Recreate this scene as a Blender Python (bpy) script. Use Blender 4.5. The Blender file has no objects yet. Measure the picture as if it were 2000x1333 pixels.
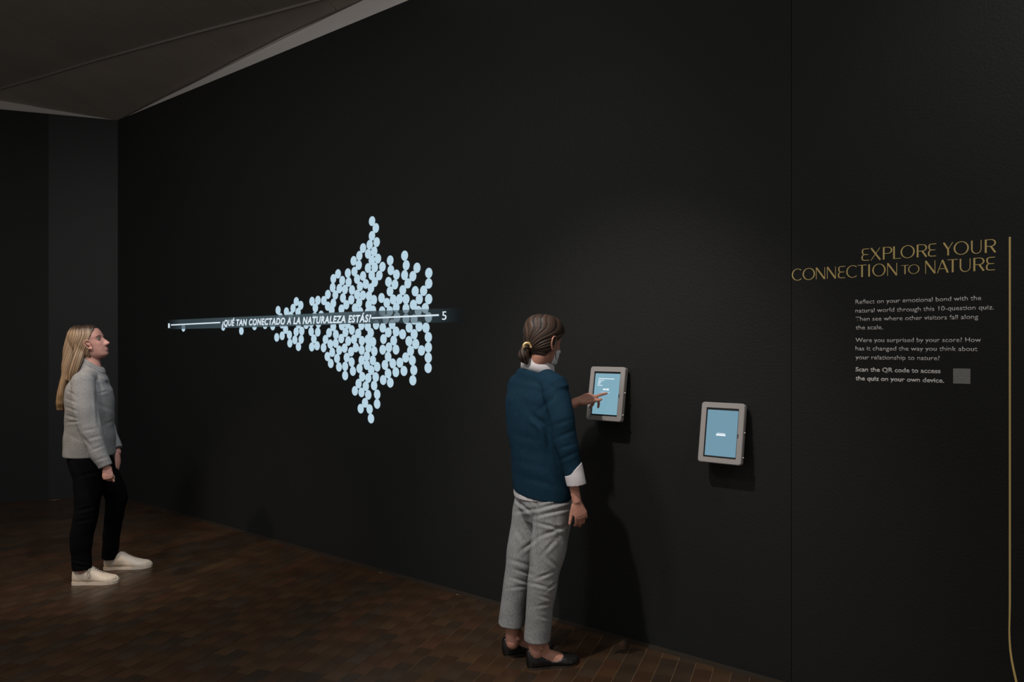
import bpy, bmesh, math, random
import numpy as np
from mathutils import Vector, Matrix
random.seed(7); rng = np.random.default_rng(5)
sc = bpy.context.scene
C = sc.collection
R = math.radians
# ------------------------------------------------------------------ camera
FL, HZ, CH = 1420.0, 672.0, 1.55           # focal length and horizon in 2000x1333 pixels, eye height in metres
cam = bpy.data.objects.new('camera', bpy.data.cameras.new('camera')); C.objects.link(cam)
cam.location = (0, 0, CH); cam.rotation_euler = (R(90), 0, 0)
cam.data.sensor_width = 36; cam.data.sensor_fit = 'HORIZONTAL'; cam.data.lens = FL/2000*36
cam.data.shift_y = (HZ-666.5)/2000
cam.data.clip_end = 60
sc.camera = cam
sc.view_settings.view_transform = 'Standard'; sc.view_settings.look = 'None'
sc.view_settings.gamma = 1; sc.view_settings.use_curve_mapping = False
sc.view_settings.exposure = 0
sc.cycles.use_denoising = True
# ------------------------------------------------------------------ world and lights
w = bpy.data.worlds.new('world'); sc.world = w; w.use_nodes = True
w.node_tree.nodes['Background'].inputs[0].default_value = (1.0, .96, .92, 1)
w.node_tree.nodes['Background'].inputs[1].default_value = .30

def spot(name, loc, target, power, col, cone=60, blend=.6, size=.05):
    l = bpy.data.lights.new(name, 'SPOT'); l.energy = power; l.color = col
    l.spot_size = R(cone); l.spot_blend = blend; l.shadow_soft_size = size
    o = bpy.data.objects.new(name, l); C.objects.link(o); o.location = loc
    o.rotation_euler = (Vector(target)-Vector(loc)).to_track_quat('-Z', 'Y').to_euler()
    return o
spot('track_spot', (-.85, 2.0, 3.95), (.50, 3.66, .5), 350, (1, .92, .84), 50, .9, .04)
spot('track_spot', (-3.9, 3.2, 3.9), (-2.72, 4.75, 1.0), 210, (1, .74, .50), 36, .9, .05)
spot('track_spot', (-1.7, 3.5, 3.95), (-2.66, 4.75, 1.1), 175, (.88, .93, 1), 36, .9, .05)
spot('track_spot', (1.75, 1.35, 3.95), (2.0, 2.75, 1.6), 66, (1, .98, .96), 80, .95, .05)
spot('wall_washer', (-2.6, 1.2, 4.3), (-1.9, 5.5, .9), 330, (1, .99, .98), 100, 1, .3)
spot('wall_washer', (-.3, .2, 4.3), (.9, 3.6, 2.2), 12, (1, .99, .98), 100, 1, .3)

# ------------------------------------------------------------------ geometry of the place
def P(x, y, d):                             # the point seen at pixel (x, y) at depth d
    return Vector(((x-1000)/FL*d, d, CH-(y-HZ)/FL*d))
cz = CH*FL/296.0
CORNER = Vector(((230-1000)/FL*cz, cz, 0))
n_ = math.hypot(1827, FL)
WD = Vector((1827/n_, -FL/n_, 0))           # along the main wall, towards the right
WN = Vector((WD.y, -WD.x, 0))               # out of the main wall, into the room
n2 = math.hypot(3900, FL)
LD = Vector((-3900/n2, -FL/n2, 0))          # along the left wall, towards the left
LN = Vector((-LD.y, LD.x, 0))
if LN.dot(Vector((0, 0, 0))-CORNER) < 0: LN = -LN
if WN.dot(Vector((0, 0, 0))-CORNER) < 0: WN = -WN
WH = CH+(HZ-235)/FL*cz                      # height where the dark paint stops

def W(t, z, n=0.0): return CORNER+WD*t+WN*n+Vector((0, 0, z))
def wt(x, y, n=0.0):                        # pixel -> wall coordinates (t, z) on the plane n in front of the wall
    d = Vector(((x-1000)/FL, 1, -(y-HZ)/FL)); o = Vector((0, 0, CH))
    base = CORNER+WN*n
    k = (base-o).dot(WN)/d.dot(WN); p = o+d*k
    return (p-CORNER).dot(WD), p.z
def ray_plane(x, y, p0, nn):
    d = Vector(((x-1000)/FL, 1, -(y-HZ)/FL)); o = Vector((0, 0, CH))
    return o+d*((p0-o).dot(nn)/d.dot(nn))

# ------------------------------------------------------------------ helpers
def lin(c):
    return tuple((v/255/12.92 if v/255 <= .04045 else ((v/255+.055)/1.055)**2.4) for v in c)
def mat(name, col, rough=.6, bump=None, spec=.5, metal=0, vary=None, coat=0, emit=None, sheen=0):
    m = bpy.data.materials.new(name); m.use_nodes = True
    nt = m.node_tree; b = nt.nodes['Principled BSDF']
    b.inputs['Base Color'].default_value = (*col, 1); b.inputs['Roughness'].default_value = rough
    b.inputs['Metallic'].default_value = metal; b.inputs['Specular IOR Level'].default_value = spec
    b.inputs['Coat Weight'].default_value = coat; b.inputs['Sheen Weight'].default_value = sheen
    if emit:
        b.inputs['Emission Color'].default_value = (*emit, 1); b.inputs['Emission Strength'].default_value = 1
    tc = nt.nodes.new('ShaderNodeTexCoord')
    if vary:                                # (scale, amount, (x,y,z) stretch)
        mp = nt.nodes.new('ShaderNodeMapping'); mp.inputs['Scale'].default_value = vary[2] if len(vary) > 2 else (1, 1, 1)
        nz = nt.nodes.new('ShaderNodeTexNoise'); nz.inputs['Scale'].default_value = vary[0]; nz.inputs['Detail'].default_value = 6
        mr = nt.nodes.new('ShaderNodeMapRange'); mr.inputs['From Min'].default_value = .3; mr.inputs['From Max'].default_value = .7
        mr.inputs['To Min'].default_value = 1-vary[1]; mr.inputs['To Max'].default_value = 1+vary[1]
        mx = nt.nodes.new('ShaderNodeMix'); mx.data_type = 'RGBA'; mx.blend_type = 'MULTIPLY'; mx.inputs[0].default_value = 1
        mx.inputs[6].default_value = (*col, 1)
        nt.links.new(tc.outputs['Object'], mp.inputs[0]); nt.links.new(mp.outputs[0], nz.inputs[0])
        nt.links.new(nz.outputs[0], mr.inputs[0]); nt.links.new(mr.outputs[0], mx.inputs[7]); nt.links.new(mx.outputs[2], b.inputs['Base Color'])
    if bump:                                # (scale, strength, distance)
        nz = nt.nodes.new('ShaderNodeTexNoise'); nz.inputs['Scale'].default_value = bump[0]; nz.inputs['Detail'].default_value = 3
        bp = nt.nodes.new('ShaderNodeBump'); bp.inputs['Strength'].default_value = bump[1]; bp.inputs['Distance'].default_value = bump[2]
        nt.links.new(tc.outputs['Object'], nz.inputs[0]); nt.links.new(nz.outputs[0], bp.inputs['Height']); nt.links.new(bp.outputs[0], b.inputs['Normal'])
    return m
def emis(name, col, s=1.0):
    m = bpy.data.materials.new(name); m.use_nodes = True; nt = m.node_tree
    b = nt.nodes['Principled BSDF']; b.inputs['Base Color'].default_value = (.01, .01, .01, 1); b.inputs['Roughness'].default_value = .8
    b.inputs['Specular IOR Level'].default_value = .1
    b.inputs['Emission Color'].default_value = (*col, 1); b.inputs['Emission Strength'].default_value = s
    return m
def link(name, me, m=None, parent=None, smooth=False):
    o = bpy.data.objects.new(name, me); C.objects.link(o)
    if m is not None and not me.materials: me.materials.append(m)
    if parent: o.parent = parent
    if smooth: me.shade_smooth()
    return o
def mesh(name, v, f):
    me = bpy.data.meshes.new(name); me.from_pydata([tuple(p) for p in v], [], [tuple(q) for q in f]); me.update(); return me
def obj(name, v, f, m, parent=None, smooth=False): return link(name, mesh(name, v, f), m, parent, smooth)
def empty(name, loc=(0, 0, 0)):
    o = bpy.data.objects.new(name, None); C.objects.link(o); o.location = loc; o.empty_display_size = .1; return o
def tag(o, label=None, cat=None, group=None, kind=None):
    if label: o['label'] = label
    if cat: o['category'] = cat
    if group: o['group'] = group
    if kind: o['kind'] = kind
    return o
def prism(poly, nrm, th):                   # slab with polygon poly (world points), thickness th along nrm
    n = len(poly); v = [Vector(p) for p in poly]+[Vector(p)+nrm*th for p in poly]
    f = [tuple(range(n)), tuple(range(2*n-1, n-1, -1))]+[(i, i+n, (i+1) % n+n, (i+1) % n) for i in range(n)]
    return v, f
def fixn(o):
    bm = bmesh.new(); bm.from_mesh(o.data); bmesh.ops.recalc_face_normals(bm, faces=bm.faces); bm.to_mesh(o.data); bm.free(); return o
def bevel(o, wd, seg=2):
    b = o.modifiers.new('bevel', 'BEVEL'); b.width = wd; b.segments = seg; b.limit_method = 'ANGLE'; return o

# ------------------------------------------------------------------ materials of the place
M = {}
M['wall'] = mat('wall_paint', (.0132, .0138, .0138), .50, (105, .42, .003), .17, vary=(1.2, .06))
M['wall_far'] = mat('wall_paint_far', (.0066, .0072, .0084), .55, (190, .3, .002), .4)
M['wall_far_dark'] = mat('wall_far_dark_tone', (.0038, .0039, .0040), .7, (190, .3, .002), .4)  # blacker tone for the stretch at the far left
M['upper'] = mat('upper_wall_paint', (.50, .47, .445), .8)
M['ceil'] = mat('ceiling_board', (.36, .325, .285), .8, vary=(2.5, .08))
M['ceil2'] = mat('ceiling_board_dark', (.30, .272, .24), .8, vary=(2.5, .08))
M['edge'] = mat('ceiling_edge', (.15, .135, .12), .7)
M['grout'] = mat('floor_joint', (.20, .135, .075), .8, spec=.1)

# ------------------------------------------------------------------ walls
UP = Vector((0, 0, 1))
ts = wt(1545.5, 700)[0]
def wallslab(name, t0, t1, z0, z1, m, parent=None, off=0.0):
    poly = [W(t0, z0, off), W(t1, z0, off), W(t1, z1, off), W(t0, z1, off)]
    v, f = prism(poly, -WN, .12+off); return fixn(obj(name, v, f, m, parent))
wr = wallslab('wall_right', 0, ts-.0012, 0, WH, M['wall']); tag(wr, kind='structure')
wallslab('wall_panel', ts+.0012, 10.5, 0, WH, M['wall'], wr)
tag(wr, 'long dark charcoal wall carrying the projection, touch screens and gold lettering')
wallslab('upper_wall', 0, 10.5, WH, WH+1.2, M['upper'], wr, -.01)['label'] = 'pale upper band of the wall under the ceiling panels'
def lslab(name, s0, s1, z0, z1, m, parent=None, off=0.0):
    q = lambda s, z: CORNER+LD*s+LN*off+Vector((0, 0, z))
    v, f = prism([q(s0, z0), q(s1, z0), q(s1, z1), q(s0, z1)], -LN, .12+off); return fixn(obj(name, v, f, m, parent))
def ls(x):                                  # pixel column -> distance along the left wall
    k = ray_plane(x, HZ, CORNER, LN); return (k-CORNER).dot(LD)
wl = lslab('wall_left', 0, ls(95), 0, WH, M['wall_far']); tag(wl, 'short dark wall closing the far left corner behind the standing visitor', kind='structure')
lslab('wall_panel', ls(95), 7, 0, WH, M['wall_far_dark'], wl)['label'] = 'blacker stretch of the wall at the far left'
lslab('upper_wall', 0, 7, WH, WH+1.2, M['upper'], wl, -.01)['label'] = 'pale upper band above the dark paint'

# ------------------------------------------------------------------ ceiling of folded boards
def onwall(x, y):
    t, z = wt(x, y); return W(t, z)
Cn = CORNER+Vector((0, 0, WH+.004))
E1 = onwall(705, -1)
E2 = ray_plane(0, 196, CORNER, LN)
n1 = (E1-Cn).cross(E2-Cn).normalized()
if n1.z < 0: n1 = -n1
F1 = lambda x, y: ray_plane(x, y, Cn, n1)
fold = [(-60, 193), (90, 150), (182, 122), (283, 94), (392, 64), (512, 33), (640, -2), (790, -42)]
edge = [(-60, 190.6), (222, 234.5), (308, 193), (375, 160), (461, 115), (553, 68), (657, 20), (790, -37)]
fo = [F1(*p) for p in fold]; ed = [F1(*p) for p in edge]
base2 = (fo[0]-fo[-1]).normalized()
n2v = (Matrix.Rotation(R(-2.6), 3, base2) @ n1)
if n2v.z < 0: n2v = -n2v
ceil = empty('ceiling', tuple(Cn)); tag(ceil, 'dark folded ceiling of large flat boards meeting in a point at the corner', kind='structure')
inv = Matrix.Translation(-Cn)
def cpart(name, poly, nn, th, m):
    v, f = prism(poly, nn, th); o = fixn(obj(name, [inv@p for p in v], f, m, ceil)); return o
def inset(poly, d):
    c = sum(poly, Vector())/len(poly); return [p+(c-p).normalized()*d for p in poly]
e_left = F1(-60, 190); 
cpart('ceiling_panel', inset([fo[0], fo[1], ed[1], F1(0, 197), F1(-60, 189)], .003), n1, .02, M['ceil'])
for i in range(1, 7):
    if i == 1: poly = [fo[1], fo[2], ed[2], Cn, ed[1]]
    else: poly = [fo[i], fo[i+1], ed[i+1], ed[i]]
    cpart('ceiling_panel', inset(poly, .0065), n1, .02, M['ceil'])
# slim edge strips along the wall side and the fold
def strip(a, b, nn, wd, th, side):
    d = (b-a).normalized(); s = d.cross(nn).normalized()*wd*side
    return [a, b, b+s, a+s]
def seam_strip(name, pts, wd, side, drop, th):
    for a, b in zip(pts[:-1], pts[1:]): cpart(name, [p-n1*drop for p in strip(a, b, n1, wd, 0, side)], n1, th, M['edge'])
seam_strip('edge_strip', [Cn]+ed[2:], .012, -1, .003, .022)
seam_strip('edge_strip', [F1(-60, 189), F1(0, 197), Cn], .008, -1, .003, .02)
sgn = 1 if (F1(200, 60)-fo[2]).dot((fo[-1]-fo[0]).normalized().cross(n1)) > 0 else -1
seam_strip('fold_strip', fo, .010, sgn, .003, .02)
# upper field: boards running back from the fold
ax = (F1(461, 115)-F1(392, 64)).normalized()
ax = (ax-n2v*ax.dot(n2v)).normalized()
lift = n1*.018
for i in range(7):
    for k in range(3):
        a, b = fo[i]+lift, fo[i+1]+lift
        L = 1.25
        poly = [a-ax*L*k, b-ax*L*k, b-ax*L*(k+1), a-ax*L*(k+1)]
        poly = [p-n2v*((p-fo[0]-lift).dot(n2v)) for p in poly]
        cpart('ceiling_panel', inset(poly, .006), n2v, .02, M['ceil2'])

# ------------------------------------------------------------------ floor
fl = obj('floor', *prism([Vector((-9, -3, -.0018)), Vector((7, -3, -.0018)), Vector((7, 9, -.0018)), Vector((-9, 9, -.0018))], -UP, .1), M['grout']); fixn(fl)
tag(fl, 'brown paver floor of narrow glossy bricks with thin pale joints', kind='structure')
bm_cols = [(.050, .027, .014), (.044, .025, .014), (.053, .027, .014), (.038, .025, .016), (.056, .032, .016), (.044, .028, .018), (.058, .028, .015)]
bmats = []
for i, c in enumerate(bm_cols):
    bmats.append(mat('paver_%s' % 'abcdefg'[i], tuple(q*.86 for q in c), .32, (30, .12, .0012), .42, vary=(5, .3)))
BW, BL = .084, .19
ang = R(21.5)
bd = Vector((math.sin(ang), math.cos(ang), 0)); bn = Vector((math.cos(ang), -math.sin(ang), 0))
def brick_geo(hw, hl, th=.03, ch=.0004):
    v = []
    for z, i in ((-th, 0), (-ch*.25, 0), (0, ch)):
        for sx, sy in ((-1, -1), (1, -1), (1, 1), (-1, 1)):
            v.append(bn*(sx*(hw-i))+bd*(sy*(hl-i))+Vector((0, 0, z)))
    f = [(8, 9, 10, 11)]+[(i, (i+1) % 4, (i+1) % 4+4, i+4) for i in range(4)]+[(i+4, (i+1) % 4+4, (i+1) % 4+8, i+8) for i in range(4)]
    return v, f
bmesh_shared = []
for m in bmats:
    v, f = brick_geo(BW/2-.0012, BL/2-.0012); me = mesh('brick', v, f); me.materials.append(m); bmesh_shared.append(me)
cand = []
for i in range(-110, 60):
    off = random.random()*BL
    for j in range(0, 70):
        p = bn*(i*BW)+bd*(j*BL+off-2.0)
        if p.y < 2.9 or p.x < -6.5: continue
        if (p-CORNER).dot(WN) < -.03 or (p-CORNER).dot(LN) < -.03: continue
        px = 1000+p.x/p.y*FL; py = HZ+CH/p.y*FL
        cand.append((p.y, 0 if (-20 < px < 2020 and py < 1352) else 1, p, random.choices(range(7), (5, 5, 4, 3, 2, 3, 2))[0]))
cand.sort(key=lambda c: (c[1], c[0]))
singles = cand[:300]; rest = cand[300:]
for y, vis, p, k in singles:
    o = link('brick', bmesh_shared[k], None, fl); o.location = p+UP*random.uniform(-.0006, .0006)
gv, gf = brick_geo(BW/2-.0012, BL/2-.0012)
allv = []; allf = []; mi = []
for y, vis, p, k in rest:
    b0 = len(allv); dz = UP*random.uniform(-.0006, .0006)
    allv += [q+p+dz for q in gv]; allf += [tuple(b0+a for a in q) for q in gf]; mi += [k]*len(gf)
o = obj('brick_paving', allv, allf, bmats[0], fl)
for m in bmats[1:]: o.data.materials.append(m)
o.data.polygons.foreach_set('material_index', mi); o['kind'] = 'stuff'
# border course along the main wall
v, f = prism([W(0, .0015, 0), W(10, .0015, 0), W(10, .0015, .05), W(0, .0015, .05)], -UP, .02)
tb = fixn(obj('trim_1', v, f, mat('border_strip', (.026, .020, .015), .6, (80, .2, .002), .2))); tag(tb, 'thin grey-brown strip bordering the floor along the long wall', kind='structure')

# ------------------------------------------------------------------ projected chart: the projector's light built as self-glowing dots, band and lettering
dots_c = """1000,13 1088,27 1161,38 938,103 1035,110 1134,149 1008,218 885,183 808,180 732,193 936,256 1178,238 1115,295 988,310
775,278 527,196 585,245 485,283 550,335 290,309 398,328 455,380 320,402 765,392 850,374 120,500 220,515 340,490 388,560 437,630 343,642 272,663
443,738 555,783 525,590 598,580 555,492 655,496 722,474 815,480 720,587 806,593 755,682 728,787 797,772 590,688 508,695 1008,523 953,602 1042,625
907,690 970,750 1040,738 882,797 995,857 932,912 976,1002 1057,937 1083,1048 1163,1160 1163,1040 1182,925 1156,803 1085,830 1112,678 1167,598 1120,510 1195,490 1161,38"""
dots_b = """313,215 362,305 312,407 373,489 283,521 196,566 341,609 148,666 262,641 73,732 310,726 390,704 140,787 260,826 349,818 448,810
84,871 549,727 737,665 -2,892 -130,902 -191,966 -75,990 558,854 758,790 898,823 1052,891 196,930 309,920 408,922 631,912 737,918 844,932 118,969 349,1008 8,1009
527,1006 779,1026 1051,1027 232,1034 156,1066 611,1040 299,1088 52,1112 547,1129 713,1115 875,1128 985,1122 119,1172 194,1181 272,1190 337,1241
436,1216 588,1235 670,1230 756,1232 928,1232 1050,1231"""
dots_d = """43,172 145,211 268,238 505,213 851,238 90,283 628,272 755,285 1006,283 158,330 325,310 445,322 544,320 915,318 255,345 637,400 492,422
755,420 860,430 1047,402 365,497 574,490 925,520 1015,537 796,535 453,537 175,505 258,520 50,567 133,610 296,603 525,598 626,587 711,622 861,622
1046,660 78,687 180,707 258,690 325,722 462,685 595,704 793,712 882,748 3,710 102,795 178,828 265,800 343,843 452,823 533,793 625,822 815,838
957,833 1046,793 40,850 245,908 522,915 750,925 1045,927 177,960 323,962 837,963 47,985 245,1023 583,1003 675,992 481,1022 1043,1060 150,1068
302,1090 380,1046 857,1090 64,1102 622,1115 728,1100 521,1133 185,1175 263,1193 361,1180 844,1222 458,1218 550,1252 138,1265 232,1298 340,1290"""
dots_e = "446,533 553,558 663,598 808,590 611,727 540,822 685,830 807,745 707,983"
dots_f = "462,580 1203,558 1540,635 1785,545"
pts = []
for s, ox, oy, k in ((dots_c, 500, 560, 6.667), (dots_b, 680, 400, 6.667), (dots_d, 680, 560, 6.667), (dots_e, 640, 700, 8.333), (dots_f, 310, 580, 9.524)):
    for q in s.split():
        a, b = map(float, q.split(',')); p = (ox+a/k, oy+b/k)
        if all(abs(p[0]-r[0]) > 2.5 or abs(p[1]-r[1]) > 2.5 for r in pts): pts.append(p)
print('dots', len(pts))
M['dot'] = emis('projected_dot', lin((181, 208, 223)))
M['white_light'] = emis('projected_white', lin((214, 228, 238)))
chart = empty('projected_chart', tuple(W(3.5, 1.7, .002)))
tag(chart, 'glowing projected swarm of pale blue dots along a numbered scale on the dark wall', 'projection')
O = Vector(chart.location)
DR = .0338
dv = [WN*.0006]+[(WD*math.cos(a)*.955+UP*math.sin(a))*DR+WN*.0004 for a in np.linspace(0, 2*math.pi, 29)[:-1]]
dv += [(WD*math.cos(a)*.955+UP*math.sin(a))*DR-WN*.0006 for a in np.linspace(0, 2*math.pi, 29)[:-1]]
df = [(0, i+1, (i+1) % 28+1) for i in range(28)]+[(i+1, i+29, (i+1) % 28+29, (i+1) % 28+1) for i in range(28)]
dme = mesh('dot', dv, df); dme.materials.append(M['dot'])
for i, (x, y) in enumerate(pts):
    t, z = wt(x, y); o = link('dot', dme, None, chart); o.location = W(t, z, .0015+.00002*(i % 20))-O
# translucent band, emissive in place of projected light
bt = lambda x: np.interp(x, [325, 352, 520, 680, 880, 910], [625.8, 624.6, 617.3, 609.5, 602.7, 601.7])
bb = lambda x: np.interp(x, [325, 341, 520, 680, 880, 910], [643.9, 643.4, 639.1, 633.2, 630.2, 629.8])
xs = [325, 352, 400, 460, 520, 600, 680, 724, 760, 820, 860, 885, 910]
zt = np.mean([wt(x, bt(x))[1] for x in xs]); zb = np.mean([wt(x, bb(x))[1] for x in xs])
vv = []; ff = []
for n in (.0035, .0045):
    for x in xs:
        for fn in (bt, bb): t, z = wt(x, fn(x)); vv.append(W(t, z, n)-O)
k = len(xs)*2
for i in range(len(xs)-1):
    a = 2*i; ff += [(a+k, a+1+k, a+3+k, a+2+k)]
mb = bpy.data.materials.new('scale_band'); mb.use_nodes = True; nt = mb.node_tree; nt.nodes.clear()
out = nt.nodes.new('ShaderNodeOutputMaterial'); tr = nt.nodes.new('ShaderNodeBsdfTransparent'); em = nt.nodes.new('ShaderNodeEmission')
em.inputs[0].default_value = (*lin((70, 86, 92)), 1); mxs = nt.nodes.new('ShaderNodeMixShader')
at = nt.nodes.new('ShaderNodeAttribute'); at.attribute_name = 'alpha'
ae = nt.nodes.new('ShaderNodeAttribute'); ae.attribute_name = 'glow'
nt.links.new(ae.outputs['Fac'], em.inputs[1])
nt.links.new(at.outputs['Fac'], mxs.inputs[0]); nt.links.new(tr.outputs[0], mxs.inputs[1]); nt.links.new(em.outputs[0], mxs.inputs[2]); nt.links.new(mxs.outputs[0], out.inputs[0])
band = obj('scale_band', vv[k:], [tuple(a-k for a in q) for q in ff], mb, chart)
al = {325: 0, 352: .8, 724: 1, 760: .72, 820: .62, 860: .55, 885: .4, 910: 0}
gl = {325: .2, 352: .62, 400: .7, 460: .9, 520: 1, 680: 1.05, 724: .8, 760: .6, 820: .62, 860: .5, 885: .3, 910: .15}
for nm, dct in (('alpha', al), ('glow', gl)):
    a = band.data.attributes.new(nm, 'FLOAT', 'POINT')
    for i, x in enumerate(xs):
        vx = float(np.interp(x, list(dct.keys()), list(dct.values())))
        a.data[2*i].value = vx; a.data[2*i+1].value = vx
def bar(name, x0, y0, x1, y1, hw, m, parent, n, O):
    (t0, z0), (t1, z1) = wt(x0, y0), wt(x1, y1)
    v, f = prism([W(t0, z0-hw, n)-O, W(t1, z1-hw, n)-O, W(t1, z1+hw, n)-O, W(t0, z0+hw, n)-O], WN, .001)
    return fixn(obj(name, v, f, m, parent))
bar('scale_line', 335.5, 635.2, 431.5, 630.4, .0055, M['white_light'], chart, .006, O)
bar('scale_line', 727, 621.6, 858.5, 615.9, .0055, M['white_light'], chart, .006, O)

def text_mesh(s, bold=0.0, shear=0.0, space=1.0):
    cu = bpy.data.curves.new('t', 'FONT'); cu.body = s; cu.size = 1; cu.offset = bold; cu.shear = shear; cu.resolution_u = 4; cu.space_character = space
    o = bpy.data.objects.new('t', cu); C.objects.link(o)
    dg = bpy.context.evaluated_depsgraph_get(); dg.update()
    me = bpy.data.meshes.new_from_object(o.evaluated_get(dg)); bpy.data.objects.remove(o); bpy.data.curves.remove(cu)
    co = np.zeros(len(me.vertices)*3); me.vertices.foreach_get('co', co); co = co.reshape(-1, 3)
    bad = np.abs(co[:, 1]) > 1.5            # a stray point from the outline offset: take it from the plain outline
    if bad.any():
        m0, c0 = text_mesh(s, 0.0, shear, space); bpy.data.meshes.remove(m0)
        if len(c0) == len(co): co[bad] = c0[bad]
    return me, co
CAPH = None
def wall_text(name, s, x0, x1, ybase, ref_x, cap, m, parent, O, n=.001, bold=0.0, shear=0.0, space=1.0, words=False):
    """one line of lettering on the main wall: from pixel column x0 to x1, baseline through (ref_x, ybase), cap height in metres"""
    global CAPH
    if CAPH is None:
        _, c = text_mesh('H'); CAPH = c[:, 1].max()
    me, co = text_mesh(s, bold, shear, space)
    t0, z0 = wt(ref_x, ybase, n); t0 = wt(x0, ybase, n)[0]; t1 = wt(x1, ybase, n)[0]
    sx = (t1-t0)/(co[:, 0].max()-co[:, 0].min()); sz = cap/CAPH
    x = (co[:, 0]-co[:, 0].min())*sx+t0; z = co[:, 1]*sz+z0
    base = np.array(W(0, 0, n)-O); wd = np.array(WD)
    nc = base[None, :]+x[:, None]*wd[None, :]; nc[:, 2] += z
    me.vertices.foreach_set('co', nc.ravel()); me.materials.clear(); me.update()
    if words:                               # one part per word
        ux = co[:, 0]-shear*co[:, 1]; srt = np.sort(ux); cut = srt[:-1][np.diff(srt) > .17]+.02; grp = np.searchsorted(cut, ux)
        F_ = [tuple(p.vertices) for p in me.polygons]; fg = np.array([grp[f[0]] for f in F_])
        for g_ in range(len(cut)+1):
            fs = [F_[i] for i in np.nonzero(fg == g_)[0]]; ids = sorted({a for f in fs for a in f}); mp = {a: i for i, a in enumerate(ids)}
            if not ids: continue
            o = link(name, mesh(name, nc[ids], [tuple(mp[a] for a in f) for f in fs]), m, parent)
            sd = o.modifiers.new('thick', 'SOLIDIFY'); sd.thickness = .0006; sd.offset = 0
        return
    o = link(name, me, m, parent)
    sd = o.modifiers.new('thick', 'SOLIDIFY'); sd.thickness = .0006; sd.offset = 0
    return o
capq = (lambda a, b: b[1]-a[1])(wt(466, 635.7), wt(466, 623.6))
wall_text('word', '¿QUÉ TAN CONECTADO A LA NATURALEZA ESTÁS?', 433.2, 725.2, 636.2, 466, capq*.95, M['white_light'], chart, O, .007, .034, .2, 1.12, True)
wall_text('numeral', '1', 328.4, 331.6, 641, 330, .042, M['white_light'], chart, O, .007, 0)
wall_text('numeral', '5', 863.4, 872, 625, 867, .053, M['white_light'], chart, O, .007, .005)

# ------------------------------------------------------------------ gold heading in slim display capitals
M['gold'] = mat('gold_vinyl', lin((176, 152, 92)), .45, spec=.4)
M['gold'] = mat('gold_vinyl', (.62, .46, .17), .45, spec=.4)
M['grey_text'] = mat('grey_vinyl', (.66, .65, .63), .55, spec=.3)
def stroke(pts, wds, n=.0012):
    pts = [Vector((p[0], p[1], 0)) for p in pts]; out = []
    for i, p in enumerate(pts):
        a = pts[max(i-1, 0)]; b = pts[min(i+1, len(pts)-1)]; d = (b-a).normalized(); s = Vector((-d.y, d.x, 0))
        out.append((p+s*wds[i]/2, p-s*wds[i]/2))
    return out
THK, THN = .105, .045
def arc(cx, cy, rx, ry, a0, a1, n=22, thick=None):
    p = []; ws = []
    for i in range(n+1):
        a = R(a0+(a1-a0)*i/n); p.append((cx+rx*math.cos(a), cy+ry*math.sin(a))); ws.append(thick(a) if thick else THN)
    return p, ws
def L2(a, b, w1, w2=None): return [a, b], [w1, w2 or w1]
oth = lambda a: THN+(.10-THN)*abs(math.cos(a))**1.5
def glyph(ch):
    """strokes in a unit box: x 0..1 across the letter, y 0..1 baseline to cap"""
    if ch == 'E': return [([(1, .975), (.30, .965), (.13, .90), (.10, .74), (.15, .58), (.36, .51), (.9, .505)], [.05, .06, .09, .105, .085, .055, .045]), ([(.9, .505), (.30, .50), (.09, .40), (.05, .24), (.10, .09), (.28, .03), (1, .025)], [.045, .055, .09, .11, .09, .06, .05])]
    if ch == 'X': return [L2((.03, 1), (.97, 0), .12), L2((.93, 1), (.02, 0), THN)]
    if ch == 'P': return [L2((.08, 0), (.08, 1), .12), ([(.08, .98)]+arc(.55, .73, .42, .25, 88, -88, 16, oth)[0]+[(.08, .48)], [THN]+arc(.55, .73, .42, .25, 88, -88, 16, oth)[1]+[THN])]
    if ch == 'R': return glyph('P')+[L2((.55, .48), (.98, 0), .12)]
    if ch == 'L': return [L2((.08, 0), (.08, 1), .12), L2((.08, .02), (1, .02), .045)]
    if ch == 'O': return [arc(.5, .5, .46, .49, 0, 360, 36, oth)]
    if ch == 'C': return [arc(.56, .5, .52, .49, 48, 312, 30, oth)]
    if ch == 'Y': return [L2((.03, 1), (.52, .46), .12), L2((.98, 1), (.50, .46), THN), L2((.50, .48), (.50, 0), .11)]
    if ch == 'U': return [([(.08, 1), (.08, .36)]+arc(.5, .36, .42, .35, 180, 360, 18, oth)[0]+[(.92, .36), (.92, 1)], [.10, .10]+arc(.5, .36, .42, .35, 180, 360, 18, lambda a: .05+.04*max(0, -math.cos(a)))[1]+[.05, .05])]
    if ch == 'N': return [L2((.05, 0), (.05, 1), THN), L2((.05, 1), (.95, 0), .12), L2((.95, 0), (.95, 1), THN)]
    if ch == 'T': return [L2((0, .98), (1, .98), THN), L2((.5, .98), (.5, 0), .12)]
    if ch == 'I': return [L2((.5, 0), (.5, 1), .12)]
    if ch == 'A': return [L2((.48, 1), (.03, 0), THN), L2((.48, 1), (.97, 0), .12), L2((.2, .33), (.80, .33), THN)]
head = empty('wall_heading', tuple(W(wt(1745, 500)[0], 1.87, .001)))
tag(head, 'gold wall heading reading EXPLORE YOUR CONNECTION TO NATURE in slim capitals', 'lettering')
HO = Vector(head.location)
cx8 = lambda v: 1540+v/4.04
line1 = [('E', 578, 637), ('X', 650, 727), ('P', 746, 816), ('L', 828, 888), ('O', 886, 995), ('R', 1013, 1090), ('E', 1103, 1166), ('Y', 1222, 1298), ('O', 1305, 1422), ('U', 1440, 1527), ('R', 1550, 1634)]
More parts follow.
